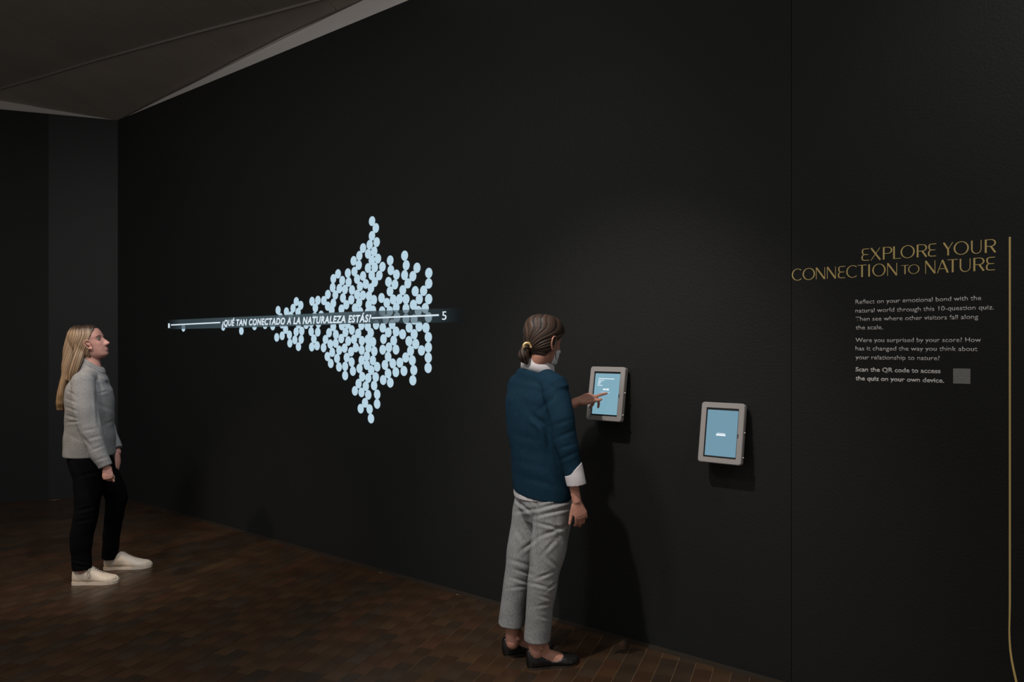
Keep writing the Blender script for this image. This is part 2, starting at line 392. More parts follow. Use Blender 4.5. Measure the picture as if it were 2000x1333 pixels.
line2 = [('C', 28, 108), ('O', 113, 208), ('N', 216, 290), ('N', 303, 375), ('E', 392, 448), ('C', 458, 545), ('T', 545, 617), ('I', 625, 648), ('O', 663, 765), ('N', 778, 858), ('t', 890, 950), ('o', 945, 1033), ('N', 1078, 1160), ('A', 1173, 1260), ('T', 1255, 1337), ('U', 1350, 1440), ('R', 1460, 1543), ('E', 1560, 1630)]
z1b = wt(1683, 510.1)[1]; z1t = wt(1683, 486.4)[1]
z2b = .5*(wt(1566, 547.5)[1]+wt(1926, 529)[1]); z2t = z2b+(z1t-z1b)
for line, zb_, zt_ in ((line1, z1b, z1t), (line2, z2b, z2t)):
    for ch, a, b in line:
        h = zt_-zb_; z0 = zb_
        if ch in 'to': ch = ch.upper(); h *= .72; z0 = zb_+(zt_-zb_)*.05
        t0 = wt(cx8(a), 510)[0]; t1 = wt(cx8(b), 510)[0]; wdt = t1-t0
        bm = bmesh.new(); lay = 0
        for p_, w_ in glyph(ch):
            lay += 1
            pp = [(t0+p[0]*wdt, z0+p[1]*h) for p in p_]; ww = [q*h for q in w_]
            sides = stroke(pp, ww); nn = .0010+lay*.00004
            prev = None
            for s0, s1 in sides:
                cur = [bm.verts.new(W(s0.x, s0.y, nn)-HO), bm.verts.new(W(s1.x, s1.y, nn)-HO), bm.verts.new(W(s1.x, s1.y, 0)-HO), bm.verts.new(W(s0.x, s0.y, 0)-HO)]
                if prev:
                    for q in range(4): bm.faces.new((prev[q], prev[(q+1) % 4], cur[(q+1) % 4], cur[q]))
                else: bm.faces.new(cur)
                prev = cur
            bm.faces.new(prev[::-1])
        bmesh.ops.recalc_face_normals(bm, faces=bm.faces)
        me = bpy.data.meshes.new('letter'); bm.to_mesh(me); bm.free(); link('letter', me, M['gold'], head)

def para(label, lines, bold=0):
    x0, y0 = lines[0][1], lines[0][3]
    t, z = wt(x0, y0); e = empty('wall_paragraph', tuple(W(t, z, .001))); tag(e, label, 'lettering')
    for s, a, b, y in lines:
        wall_text('text_line', s, a, b, y, a, .0186 if not bold else .0180, M['grey_text'], e, Vector(e.location), .001, bold)
para('grey introductory paragraph below the gold heading beginning Reflect on your emotional bond', [
    ('Reflect on your emotional bond with the', 1670.7, 1916.4, 594.3), ('natural world through this 10-question quiz.', 1670.7, 1941, 611.4),
    ('Then see where other visitors fall along', 1670.9, 1910.5, 627.7), ('the scale.', 1671.2, 1724.4, 644.3)], .004)
para('grey middle wall paragraph beginning Were you surprised by your score', [
    ('Were you surprised by your score? How', 1671, 1915.8, 669), ('has it changed the way you think about', 1670.9, 1909, 685.1),
    ('your relationship to nature?', 1671, 1835.3, 702.3)], .004)
para('bold grey wall paragraph, lowest of three, inviting visitors to scan the code', [
    ('Scan the QR code to access', 1671, 1837, 726), ('the quiz on your own device.', 1671, 1844, 743.3)], .026)
# plain square sticker where the code stands
(t0, z0), (t1, z1) = wt(1861.6, 749.4), wt(1895.3, 720.6)
v, f = prism([W(t0, z0, 0), W(t1, z0, 0), W(t1, z1, 0), W(t0, z1, 0)], WN, .0008)
st = fixn(obj('square_sticker', v, f, mat('sticker_grey', (.20, .197, .19), .6, vary=(400, .25))))
tag(st, 'small plain grey square sticker right of the bold wall paragraph', 'sticker')
# gold rule
gl_pts = [(1972.3, 463, 3.8), (1972.4, 700, 3.9), (1972.4, 1000, 4), (1972.4, 1180, 4), (1971.9, 1205, 3.6), (1971.3, 1230, 3.4), (1971.8, 1250, 3.7), (1973.2, 1270, 4), (1976, 1290, 4.2), (1980, 1310, 4.4), (1985.5, 1335, 4.6), (1992, 1362, 4.8)]
bm = bmesh.new(); prev = None
for x, y, wpx in gl_pts:
    a = wt(x-wpx/2, y); b = wt(x+wpx/2, y)
    cur = [bm.verts.new(W(*a, .0012)), bm.verts.new(W(*b, .0012)), bm.verts.new(W(*b, 0)), bm.verts.new(W(*a, 0))]
    if prev:
        for q in range(4): bm.faces.new((prev[q], prev[(q+1) % 4], cur[(q+1) % 4], cur[q]))
    else: bm.faces.new(cur)
    prev = cur
bm.faces.new(prev[::-1]); bmesh.ops.recalc_face_normals(bm, faces=bm.faces)
me = bpy.data.meshes.new('gold_rule'); bm.to_mesh(me); bm.free()
tag(link('gold_rule', me, M['gold']), 'tall thin gold stripe right of the wall text, curving away at its foot', 'stripe')

# ------------------------------------------------------------------ touch screens
M['alu'] = mat('grey_casing', (.26, .245, .24), .42, spec=.5)
M['alu2'] = mat('dark_casing', (.01, .01, .01), .6)
M['glass'] = mat('screen_border', (.006, .006, .007), .25)
M['screw'] = mat('steel', (.4, .38, .36), .3, metal=.8)
M['scr1'] = emis('lit_screen', lin((124, 167, 184)))
M['scr2'] = emis('lit_screen_idle', lin((108, 147, 166)))
M['scrtxt'] = emis('screen_text', lin((228, 240, 246)))
def tablet(TL, TR, BR, BL, ntop, scr, marks, label):
    tl = wt(*TL, ntop); tr_ = wt(*TR, ntop)
    # distance of the lower edge from the wall: the same t as the upper edge
    best = min((abs(wt(*BL, n)[0]-tl[0])+abs(wt(*BR, n)[0]-tr_[0]), n) for n in np.arange(.02, .4, .001))[1]
    bl = wt(*BL, best); br = wt(*BR, best)
    tL = (tl[0]+bl[0])/2; tR = (tr_[0]+br[0])/2; zt_ = (tl[1]+tr_[1])/2; zb_ = (bl[1]+br[1])/2
    a = W(tL, zb_, best); X = WD; wd = tR-tL; Y = (W(tL, zt_, ntop)-a); ht = Y.length; Y.normalize(); N = X.cross(Y).normalized()
    if N.dot(WN) < 0: N = -N
    print('tablet', round(wd, 3), round(ht, 3), 'n', round(best, 3), 'z', round(zb_, 3))
    root = empty('touch_screen', tuple(W((tL+tR)/2, (zt_+zb_)/2, 0))); OO = Vector(root.location)
    tag(root, label, 'tablet', 'wall mounted touch screens')
    q = lambda u, v_, n: a+X*u+Y*v_+N*n-OO
    # rounded casing frame with an opening
    def rr(x0, y0, x1, y1, r, k=6):
        p = []
        for cx, cy, a0 in ((x1-r, y1-r, 0), (x0+r, y1-r, 90), (x0+r, y0+r, 180), (x1-r, y0+r, 270)):
            for i in range(k+1): an = R(a0+90*i/k); p.append((cx+r*math.cos(an), cy+r*math.sin(an)))
        return p
    m_ = .026
    outer = rr(0, 0, wd, ht, .014); mid = rr(.003, .003, wd-.003, ht-.003, .012); inn = rr(m_, m_, wd-m_, ht-m_, .003); n_p = len(outer)
    V = [q(*p, -.028) for p in outer]+[q(*p, -.003) for p in outer]+[q(*p, 0) for p in mid]+[q(*p, 0) for p in inn]+[q(*p, -.006) for p in inn]
    Fc = []
    for l in range(4):
        for i in range(n_p): j = (i+1) % n_p; Fc.append((l*n_p+i, l*n_p+j, (l+1)*n_p+j, (l+1)*n_p+i))
    Fc.append(tuple(range(n_p-1, -1, -1)))
    fixn(obj('casing', V, Fc, M['alu'], root))
    def plate(name, x0, y0, x1, y1, n0, n1, m, par=root, r=.002):
        p = rr(x0, y0, x1, y1, r, 3); nn = len(p)
        V = [q(*s, n0) for s in p]+[q(*s, n1) for s in p]
        return fixn(obj(name, V, [tuple(range(nn)), tuple(range(2*nn-1, nn-1, -1))]+[(i, (i+1) % nn, (i+1) % nn+nn, i+nn) for i in range(nn)], m, par))
    plate('bezel', m_-.001, m_-.001, wd-m_+.001, ht-m_+.001, -.012, -.0055, M['glass'])
    sx0, sy0, sx1, sy1 = m_+.0055, m_+.008, wd-m_-.004, ht-m_-.010
    plate('display', sx0, sy0, sx1, sy1, -.006, -.0050, scr)
    for (u0, v0, u1, v1) in marks:
        plate('screen_mark', sx0+(sx1-sx0)*u0, sy0+(sy1-sy0)*v0, sx0+(sx1-sx0)*u1, sy0+(sy1-sy0)*v1, -.0049, -.0046, M['scrtxt'], r=.0006)
    # home key slot, side screws, mount
    plate('side_slot', wd-m_+.001, ht*.43, wd-m_+.005, ht*.50, -.004, .0004, M['glass'], r=.001)
    for vv_ in (.13, .53):
        bm = bmesh.new(); bmesh.ops.create_cone(bm, cap_ends=True, segments=14, radius1=.005, radius2=.004, depth=.006, matrix=Matrix.Translation(q(wd+.003, ht*vv_, -.016)) @ X.to_track_quat('Z', 'Y').to_matrix().to_4x4())
        me = bpy.data.meshes.new('screw'); bm.to_mesh(me); bm.free(); link('screw', me, M['screw'], root)
    # wedge shaped mount between casing and wall
    x0, x1 = tL+.03, tR-.03
    v = [W(x0, zb_+.02, 0), W(x1, zb_+.02, 0), W(x1, zt_-.04, 0), W(x0, zt_-.04, 0)]
    w0 = [a+X*.03+Y*.012-N*.027, a+X*(wd-.03)+Y*.012-N*.027, a+X*(wd-.03)+Y*(ht-.04)-N*.027, a+X*.03+Y*(ht-.04)-N*.027]
    V = [p-OO for p in v+w0]
    fixn(obj('wall_mount', V, [(3, 2, 1, 0), (4, 5, 6, 7), (0, 1, 5, 4), (1, 2, 6, 5), (2, 3, 7, 6), (3, 0, 4, 7)], M['alu2'], root))
    return a, N
marks1 = [(.14, .862, .78, .880), (.13, .822, .38, .836), (.135, .792, .27, .806), (.125, .762, .25, .776), (.125, .732, .23, .746), (.12, .697, .33, .711),
          (.36, .590, .48, .628), (.50, .588, .60, .632)]+[(.28+.048*i, .530, .302+.048*i, .544) for i in range(8)]
marks2 = [(.355, .488, .615, .500), (.33, .440, .635, .480)]
tb1 = tablet((1154, 716), (1222, 717.5), (1212, 825), (1144, 820), .05, M['scr1'], marks1, 'lit touch screen in grey casing being tapped by the visitor in the blue jacket')
tb2 = tablet((1371, 785), (1455, 789), (1447, 910), (1362, 902), .05, M['scr2'], marks2, 'unused touch screen in grey casing mounted lower to the right, one white button')
#PEOPLE
# ------------------------------------------------------------------ people: modelling helpers
def catmull(pts, vals, n):
    pts = np.array(pts, float); vals = np.array(vals, float); m = len(pts)
    P0 = np.vstack([2*pts[0]-pts[1], pts, 2*pts[-1]-pts[-2]]); V0 = np.vstack([vals[0], vals, vals[-1]])
    op = []; ov = []
    for i in range(m-1):
        for k in range(n):
            t = k/n; a, b, c, d = P0[i:i+4]
            op.append(.5*((2*b)+(-a+c)*t+(2*a-5*b+4*c-d)*t*t+(-a+3*b-3*c+d)*t**3))
            s = t*t*(3-2*t); ov.append(V0[i+1]*(1-s)+V0[i+2]*s)
    op.append(pts[-1]); ov.append(vals[-1])
    return np.array(op), np.array(ov)
class Blob:
    """collects closed tubes and ellipsoids that are then fused into one continuous skin"""
    def __init__(s): s.v = []; s.f = []; s.n = 0
    def add(s, v, f):
        s.v += [tuple(p) for p in v]; s.f += [tuple(a+s.n for a in q) for q in f]; s.n += len(v)
    def limb(s, pts, rad, side, seg=24, n=6, caps=(True, True), power=2.0, tilt0=None, tilt1=None):
        """tube through pts; rad: list of r or (a, b) with a along 'side'; caps round or flat"""
        rad = [(r, r) if not hasattr(r, '__len__') else r for r in rad]
        p, r = catmull([tuple(q) for q in pts], rad, n)
        side = np.array(side, float); T = np.gradient(p, axis=0); T /= np.linalg.norm(T, axis=1)[:, None]
        rings = []
        def ring(c, t, a, b, tilt=None):
            sd = side-t*side.dot(t); sd /= np.linalg.norm(sd); o = np.cross(t, sd)
            an = np.linspace(0, 2*np.pi, seg, endpoint=False); ca = np.cos(an); sa = np.sin(an)
            ca = np.sign(ca)*np.abs(ca)**(2/power); sa = np.sign(sa)*np.abs(sa)**(2/power)
            q = c+np.outer(ca*a, sd)+np.outer(sa*b, o)
            if tilt is not None: q = q+np.outer((q-c)@np.array(tilt), t)
            return q
        if caps[0]:
            rr = min(r[0])
            for k in (80, 55, 30): rings.append(ring(p[0]-T[0]*rr*math.sin(R(k)), T[0], r[0][0]*math.cos(R(k)), r[0][1]*math.cos(R(k))))
        N = len(p)
        for i in range(N):
            tl = None
            if tilt0 is not None: tl = np.array(tilt0)*max(0, 1-i/(N*.35))
            if tilt1 is not None and i/(N-1) > .6: tl = np.array(tilt1)*((i/(N-1)-.6)/.4)
            rings.append(ring(p[i], T[i], r[i][0], r[i][1], tl))
        if caps[1]:
            rr = min(r[-1])
            for k in (30, 55, 80): rings.append(ring(p[-1]+T[-1]*rr*math.sin(R(k)), T[-1], r[-1][0]*math.cos(R(k)), r[-1][1]*math.cos(R(k))))
        v = np.vstack(rings); K = len(rings)
        f = [(i*seg+j, i*seg+(j+1) % seg, (i+1)*seg+(j+1) % seg, (i+1)*seg+j) for i in range(K-1) for j in range(seg)]
        f += [tuple(range(seg-1, -1, -1)), tuple(range((K-1)*seg, K*seg))]
        s.add(v, f); return s
    def ball(s, c, r, axes=None, seg=20):
        r = (r, r, r) if not hasattr(r, '__len__') else r
        ax = np.eye(3) if axes is None else np.array(axes)
        v = []; f = []
        for i in range(1, seg//2):
            th = math.pi*i/(seg//2)
            for j in range(seg):
                ph = 2*math.pi*j/seg
                l = np.array([r[0]*math.sin(th)*math.cos(ph), r[1]*math.sin(th)*math.sin(ph), r[2]*math.cos(th)]); v.append(np.array(c)+l@ax)
        K = seg//2-1; a = len(v); v.append(np.array(c)+np.array([0, 0, r[2]])@ax); v.append(np.array(c)-np.array([0, 0, r[2]])@ax)
        f = [(i*seg+j, (i+1)*seg+j, (i+1)*seg+(j+1) % seg, i*seg+(j+1) % seg) for i in range(K-1) for j in range(seg)]
        f += [(a, j, (j+1) % seg) for j in range(seg)]+[(a+1, (K-1)*seg+(j+1) % seg, (K-1)*seg+j) for j in range(seg)]
        s.add(v, f); return s
    def grid(s, g, closed=True):
        K, S, _ = g.shape; v = g.reshape(-1, 3)
        f = [(i*S+j, i*S+(j+1) % S, (i+1)*S+(j+1) % S, (i+1)*S+j) for i in range(K-1) for j in range(S if closed else S-1)]
        f += [tuple(range(S-1, -1, -1)), tuple(range((K-1)*S, K*S))]
        s.add(v, f); return s
    def fuse(s, name, m, parent=None, voxel=.005, smooth=3, fac=.5):
        me = mesh(name, s.v, s.f)
        bm = bmesh.new(); bm.from_mesh(me); bmesh.ops.recalc_face_normals(bm, faces=bm.faces); bm.to_mesh(me); bm.free()
        o = link(name, me)
        r = o.modifiers.new('r', 'REMESH'); r.mode = 'VOXEL'; r.voxel_size = voxel
        if smooth: q = o.modifiers.new('s', 'SMOOTH'); q.iterations = smooth; q.factor = fac
        dg = bpy.context.evaluated_depsgraph_get(); dg.update()
        nm = bpy.data.meshes.new_from_object(o.evaluated_get(dg)); o.modifiers.clear(); o.data = nm; nm.name = name
        nm.materials.clear(); nm.materials.append(m); nm.shade_smooth()
        if parent: o.parent = parent
        return o
def getco(o):
    c = np.zeros(len(o.data.vertices)*3); o.data.vertices.foreach_get('co', c); return c.reshape(-1, 3)
def getn(o):
    c = np.zeros(len(o.data.vertices)*3); o.data.vertices.foreach_get('normal', c); return c.reshape(-1, 3)
def setco(o, c): o.data.vertices.foreach_set('co', c.ravel()); o.data.update()
def rest(o, off):                           # move mesh data so that the object's origin is at off
    c = getco(o)-np.array(off); setco(o, c)
def pix(c): return np.stack([1000+c[:, 0]/c[:, 1]*FL, HZ-(c[:, 2]-CH)/c[:, 1]*FL], 1)
def creases(o, folds, k=1.0):
    """cloth folds: (x1,y1,x2,y2, width in px, depth in mm), on the side of the garment the camera faces"""
    c = getco(o); n = getn(o); q = pix(c); d = np.array([0, 0, CH])-c; d /= np.linalg.norm(d, axis=1)[:, None]
    face = np.clip((n*d).sum(1)*2.5, 0, 1); disp = np.zeros(len(c))
    for x1, y1, x2, y2, wd, dp in folds:
        a = np.array([x1, y1], float); b = np.array([x2, y2], float); L = np.linalg.norm(b-a); u = (b-a)/L; nn = np.array([-u[1], u[0]])
        s = (q-a)@u; t = (q-a)@nn
        al = np.exp(-np.clip(-s, 0, None)**2/(2*(wd*1.2)**2)-np.clip(s-L, 0, None)**2/(2*(wd*1.2)**2))*(.35+.65*np.sin(np.clip(s/L, 0, 1)*np.pi)**.7)
        disp += al*dp*k*.001*(-np.exp(-t**2/(2*(wd*.45)**2))+.75*np.exp(-(t-wd)**2/(2*(wd*.55)**2))+.4*np.exp(-(t+wd)**2/(2*(wd*.6)**2)))
    setco(o, c+n*(disp*face)[:, None])
def wob(o, amp, freq, seed=0):              # soft unevenness of cloth
    c = getco(o); n = getn(o); r = np.random.default_rng(seed); d = np.zeros(len(c))
    for k in range(10):
        v = r.normal(size=3); v[2] *= 1.6; v *= freq*(.6+.8*r.random())/np.linalg.norm(v)*6.28; d += np.sin(c@v+r.random()*6.28)/10**.5
    setco(o, c+n*(d*amp)[:, None])
def strandmat(name, dark, light, rough=.42):
    m = bpy.data.materials.new(name); m.use_nodes = True; nt = m.node_tree; b = nt.nodes['Principled BSDF']
    a = nt.nodes.new('ShaderNodeAttribute'); a.attribute_name = 'strand'
    nz = nt.nodes.new('ShaderNodeTexNoise'); nz.noise_dimensions = '1D'; nz.inputs['Scale'].default_value = 1; nz.inputs['Detail'].default_value = 5
    cr = nt.nodes.new('ShaderNodeValToRGB'); cr.color_ramp.elements[0].position = .34; cr.color_ramp.elements[1].position = .66
    cr.color_ramp.elements[0].color = (*dark, 1); cr.color_ramp.elements[1].color = (*light, 1)
    bp = nt.nodes.new('ShaderNodeBump'); bp.inputs['Strength'].default_value = .7; bp.inputs['Distance'].default_value = .004
    L = nt.links.new; L(a.outputs['Fac'], nz.inputs['W']); L(nz.outputs[0], cr.inputs[0]); tn = nt.nodes.new('ShaderNodeAttribute'); tn.attribute_name = 'tone'; mx = nt.nodes.new('ShaderNodeMix'); mx.data_type = 'RGBA'; mx.blend_type = 'MULTIPLY'; mx.inputs[0].default_value = 1; L(cr.outputs[0], mx.inputs[6]); L(tn.outputs['Color'], mx.inputs[7]); L(mx.outputs[2], b.inputs['Base Color']); L(nz.outputs[0], bp.inputs['Height']); L(bp.outputs[0], b.inputs['Normal'])
    b.inputs['Roughness'].default_value = rough; b.inputs['Specular IOR Level'].default_value = .45
    return m
def set_strand(o, val, tone=None):
    n = len(o.data.vertices); t = np.ones((n, 4), np.float32)
    if tone is not None: t[:, :3] = tone
    a = o.data.attributes.new('tone', 'FLOAT_COLOR', 'POINT'); a.data.foreach_set('color', t.ravel())
    a = o.data.attributes.new('strand', 'FLOAT', 'POINT'); a.data.foreach_set('value', np.asarray(val, np.float32))
def noise1(x, seed=0):
    r = np.random.default_rng(seed); t = r.random(512)*2-1; i = np.floor(x).astype(int); f = x-i; f = f*f*(3-2*f)
    return t[i % 512]*(1-f)+t[(i+1) % 512]*f

# head built from stacked rings: rows of (u height, front, back, half width) around the ear; u up, f forward
HEAD = [(.112, -.005, -.030, .012), (.109, .022, -.050, .034), (.102, .046, -.066, .049), (.090, .064, -.080, .060), (.074, .077, -.089, .067), (.056, .084, -.094, .0715),
        (.040, .0875, -.096, .073), (.028, .0885, -.096, .073), (.018, .0850, -.095, .072), (.008, .0835, -.093, .071), (-.004, .0850, -.089, .0700), (-.016, .0865, -.083, .0675),
        (-.028, .0875, -.076, .0645), (-.040, .0885, -.066, .0615), (-.052, .0890, -.056, .0585), (-.064, .0865, -.047, .0550), (-.076, .0850, -.036, .0505), (-.086, .0855, -.024, .0450),
        (-.096, .0820, -.010, .0370), (-.102, .0720, .006, .027), (-.106, .0580, .020, .015)]
NOSE = [(.030, 0), (.018, .004), (.008, .010), (-.004, .0165), (-.016, .0235), (-.026, .0285), (-.031, .029), (-.037, .020), (-.043, .003), (-.050, 0)]
LIPS = [(-.048, 0), (-.054, .003), (-.058, .0062), (-.0625, .0035), (-.067, .0058), (-.073, .001), (-.078, 0)]
def head_grid(scale, off_fn=None, seg=64, rows=90, u_lo=-.106, face=True):
    hu = np.array([h[0] for h in HEAD])[::-1]
    tab = np.array(HEAD)[::-1]
    us = np.linspace(.112, u_lo, rows); us = .003+.109*np.sign(us-.003)*np.abs((us-.003)/.109)**.93
    us = np.clip(us, u_lo, .112)
    g = np.zeros((rows, seg, 3)); an = np.linspace(0, 2*np.pi, seg, endpoint=False)
    sn = lambda a, s, w_: np.exp(-(a/w_)**2)
    for i, u in enumerate(us):
        F = np.interp(u, hu, tab[:, 1]); B = np.interp(u, hu, tab[:, 2]); Wd = np.interp(u, hu, tab[:, 3])
        c = -.012 if u > -.03 else np.interp(u, [-.106, -.03], [.035, -.012])
        c = min(max(c, B+.004), F-.004)
        ca = np.cos(an); sa = np.sin(an)
        pf = np.where(ca > 0, 2.35, 2.0)
        x = np.sign(sa)*np.abs(sa)**(2/pf)*Wd; f = c+np.where(ca > 0, (F-c), (c-B))*np.sign(ca)*np.abs(ca)**(2/pf)
        if face:
            fr = np.clip(ca*2, 0, 1)
            nu = np.interp(u, [a[0] for a in NOSE][::-1], [a[1] for a in NOSE][::-1])
            nw = np.interp(u, [-.045, -.03, -.01, .03], [.017, .0165, .010, .009])
            f = f+nu*np.exp(-(np.abs(x)/nw)**2.4)*fr
            f = f+np.interp(u, [a[0] for a in LIPS][::-1], [a[1] for a in LIPS][::-1])*np.exp(-(x/.020)**4)*fr
            f = f-.0085*np.exp(-((np.abs(x)-.031)/.014)**2-((u-.008)/.011)**2)*fr     # eye sockets
            f = f+.0025*np.exp(-((np.abs(x)-.030)/.018)**2-((u-.026)/.006)**2)*fr       # brow
            f = f+.003*np.exp(-((np.abs(x)-.040)/.015)**2-((u+.022)/.014)**2)*fr        # cheek bone
        g[i, :, 0] = x; g[i, :, 1] = f; g[i, :, 2] = u
    if off_fn is not None:
        nrm = g-np.array([0, -.012, .0]); nrm[:, :, 2] *= .8; nrm /= np.linalg.norm(nrm, axis=2)[:, :, None]
        g = g+nrm*off_fn(g)[:, :, None]
    return g*scale
def frame(heading, pitch, roll=0):
    """rows: right, forward, up of a head looking along compass heading (0 = away from camera, 90 = to the right)"""
    h = R(heading); F = np.array([math.sin(h), math.cos(h), 0]); Rt = np.array([math.cos(h), -math.sin(h), 0]); U = np.array([0, 0, 1.])
    p = R(pitch); F2 = F*math.cos(p)+U*math.sin(p); U2 = U*math.cos(p)-F*math.sin(p)
    r = R(roll); R3 = Rt*math.cos(r)+U2*math.sin(r); U3 = U2*math.cos(r)-Rt*math.sin(r)
    return np.array([R3, F2, U3])
def hand(B, wrist, dirv, palm_n, thumb, scale=1.0, curls=(20, 20, 20, 20), spread=3, thumb_curl=20, thumb_out=35):
    """palm_n: outward normal of the palm side; thumb: side vector towards the thumb; curls: bend per knuckle of index..little"""
    d = np.array(dirv, float); d /= np.linalg.norm(d); t = np.array(thumb, float); t -= d*t.dot(d); t /= np.linalg.norm(t)
    pn = np.array(palm_n, float); pn -= d*pn.dot(d)+t*pn.dot(t); pn /= np.linalg.norm(pn); w_ = np.array(wrist, float); s = scale
    B.limb([w_-d*.05*s, w_+d*.005*s, w_+d*.032*s, w_+d*.066*s, w_+d*.088*s], [(.022*s, .020*s), (.0255*s, .0185*s), (.0325*s, .0165*s), (.039*s, .0145*s), (.035*s, .0105*s)], t, seg=20, n=4)
    L = [(.040, .026, .020), (.044, .029, .021), (.041, .027, .020), (.032, .020, .018)]
    for k in range(4):
        o = (.0285-.019*k)*s; p = w_+d*(.080-abs(k-1)*.003-(.004 if k == 3 else 0))*s+t*o
        a0 = R((1.5-k)*spread); cur = d*math.cos(a0)+t*math.sin(a0); pts_ = [p-cur*.02*s, p]; ang = 0
        cl = curls[k] if hasattr(curls[k], '__len__') else (curls[k],)*3
        for q in range(3):
            ang += R(cl[q]); dd = cur*math.cos(ang)+pn*math.sin(ang); p = p+dd*L[k][q]*s; pts_.append(p)
        r0 = (.0092 if k < 3 else .008)*s
        B.limb(pts_, [r0, r0, r0*.93, r0*.86, r0*.74], t, seg=12, n=3)
    a = R(thumb_out); td = d*math.cos(a)+t*math.sin(a); p = w_+d*.012*s+t*.018*s+pn*.006*s
    q1 = p+td*.042*s+pn*.008*s; td2 = td*math.cos(R(thumb_curl))+(d*.75+pn*.35)/np.linalg.norm(d*.75+pn*.35)*math.sin(R(thumb_curl)); q2 = q1+td2*.032*s; q3 = q2+td2*.025*s
    B.limb([p, q1, q2, q3], [.015*s, .0115*s, .0098*s, .0078*s], d, seg=12, n=3)
def foot_rows(kind):
    #   s,   half width, top, side shift(inner), bottom
    return [(0.0, .018, .040, 0, .010), (.04, .029, .058, 0, .003), (.12, .034, .070, 0, 0), (.25, .033, .082, 0, 0), (.40, .033, .074, .002, .003), (.55, .038, .060, .003, .003), (.70, .045, .044, .003, 0), (.82, .043, .034, .001, 0), (.92, .034, .028, -.003, .001), (.98, .019, .022, -.005, .004), (1.0, .006, .016, -.006, .008)]
SHOE = [(0.0, .021, .080, 0, .003), (.04, .030, .085, 0, .001), (.12, .034, .086, 0, 0), (.25, .034, .086, 0, 0), (.40, .033, .078, .002, .001), (.55, .038, .062, .003, .001), (.70, .045, .045, .003, 0), (.82, .043, .035, .001, 0), (.92, .034, .029, -.003, .001), (.98, .019, .023, -.005, .003), (1.0, .006, .016, -.006, .006)]
def foot_grid(heel, toe, side, off_fn, seg=32, n=40, length=None, lift=0, shoe=False):
    heel = np.array(heel, float); toe = np.array(toe, float); L = np.linalg.norm(toe-heel); d = (toe-heel)/L; sv = np.array(side, float); sv -= d*sv.dot(d); sv /= np.linalg.norm(sv); up = np.cross(sv, d); up *= np.sign(up[2])
    rows = np.array(SHOE if shoe else foot_rows(0)); g = np.zeros((n, seg, 3)); an = np.linspace(0, 2*np.pi, seg, endpoint=False)
    for i in range(n):
        s = (1-math.cos(math.pi*i/(n-1)))/2
        hw, tp, sh, bt = [np.interp(s, rows[:, 0], rows[:, k]) for k in (1, 2, 3, 4)]
        ca = np.cos(an); sa = np.sin(an); x = np.sign(ca)*np.abs(ca)**.85*hw; zc = (tp+bt)/2; z = zc+np.where(sa > 0, np.abs(sa)**.9, -np.abs(sa)**.6)*(tp-bt)/2
        # narrower towards the top of the foot
        x = x*(1-.38*np.clip((z-bt)/(tp-bt+1e-6)-.35, 0, 1))
        o = off_fn(s, z, x)
        nx = np.cos(an); nz = np.sin(an)
        ox = x+nx*o+sh; oz = np.maximum(z+nz*o, np.minimum(0, z))
        g[i] = heel+d*(L*s)+sv*ox[:, None]+up*oz[:, None]
        if i == 0: g[i] -= d*o[:, None] if hasattr(o, '__len__') else d*o
        if i == n-1: g[i] += d*(o[:, None] if hasattr(o, '__len__') else o)
    return g
def frompx(*a): return np.array(P(*a))

# ------------------------------------------------------------------ materials for people
M['skin'] = mat('skin', (.46, .225, .165), .5, (260, .15, .001), .4, vary=(18, .08))
M['skin2'] = mat('skin_fair', (.47, .235, .185), .5, (260, .15, .001), .4, vary=(18, .08))
M['navy'] = mat('blue_jacket_cloth', (.0052, .0235, .043), .85, (700, .35, .0012), .12, vary=(60, .12))
M['shirt'] = mat('white_shirt_cloth', (.52, .50, .52), .75, (500, .2, .001), .3)
M['greyp'] = mat('grey_trouser_cloth', (.232, .236, .240), .85, (600, .4, .001), .2, vary=(330, .3, (1, 1, .25)))
M['fleece'] = mat('heather_fleece', (.24, .235, .23), .95, (420, .6, .002), .15, vary=(260, .35))
M['seam'] = mat('fleece_trim', (.10, .10, .10), .9)
M['blackp'] = mat('black_jeans_cloth', (.0035, .0035, .004), .95, (500, .4, .001), .05)
M['blackshoe'] = mat('black_leather', (.010, .009, .009), .38, (300, .1, .0005), .5)
M['sole'] = mat('dark_sole', (.03, .022, .016), .5)
M['white_shoe'] = mat('cream_leather', (.62, .52, .41), .5, (200, .15, .0006), .4)
M['white_sole'] = mat('cream_rubber', (.58, .49, .39), .6)
M['lace'] = mat('cream_lace', (.40, .34, .27), .8)
M['brown_hair'] = strandmat('brown_hair', (.008, .0045, .003), (.072, .040, .026), .6)
M['blond_hair'] = strandmat('blond_hair', (.11, .062, .035), (.36, .25, .155), .5)
M['golden'] = mat('gold_metal', (.75, .52, .25), .35, metal=.7)
M['mask'] = mat('white_mask_cloth', (.70, .74, .78), .8)
M['eyew'] = mat('eye_white', (.22, .18, .16), .3); M['iris'] = mat('dark_iris', (.03, .025, .02), .2)
M['lash'] = mat('dark_brow', (.07, .04, .025), .9)
M['lip'] = mat('lips', (.33, .12, .10), .45)

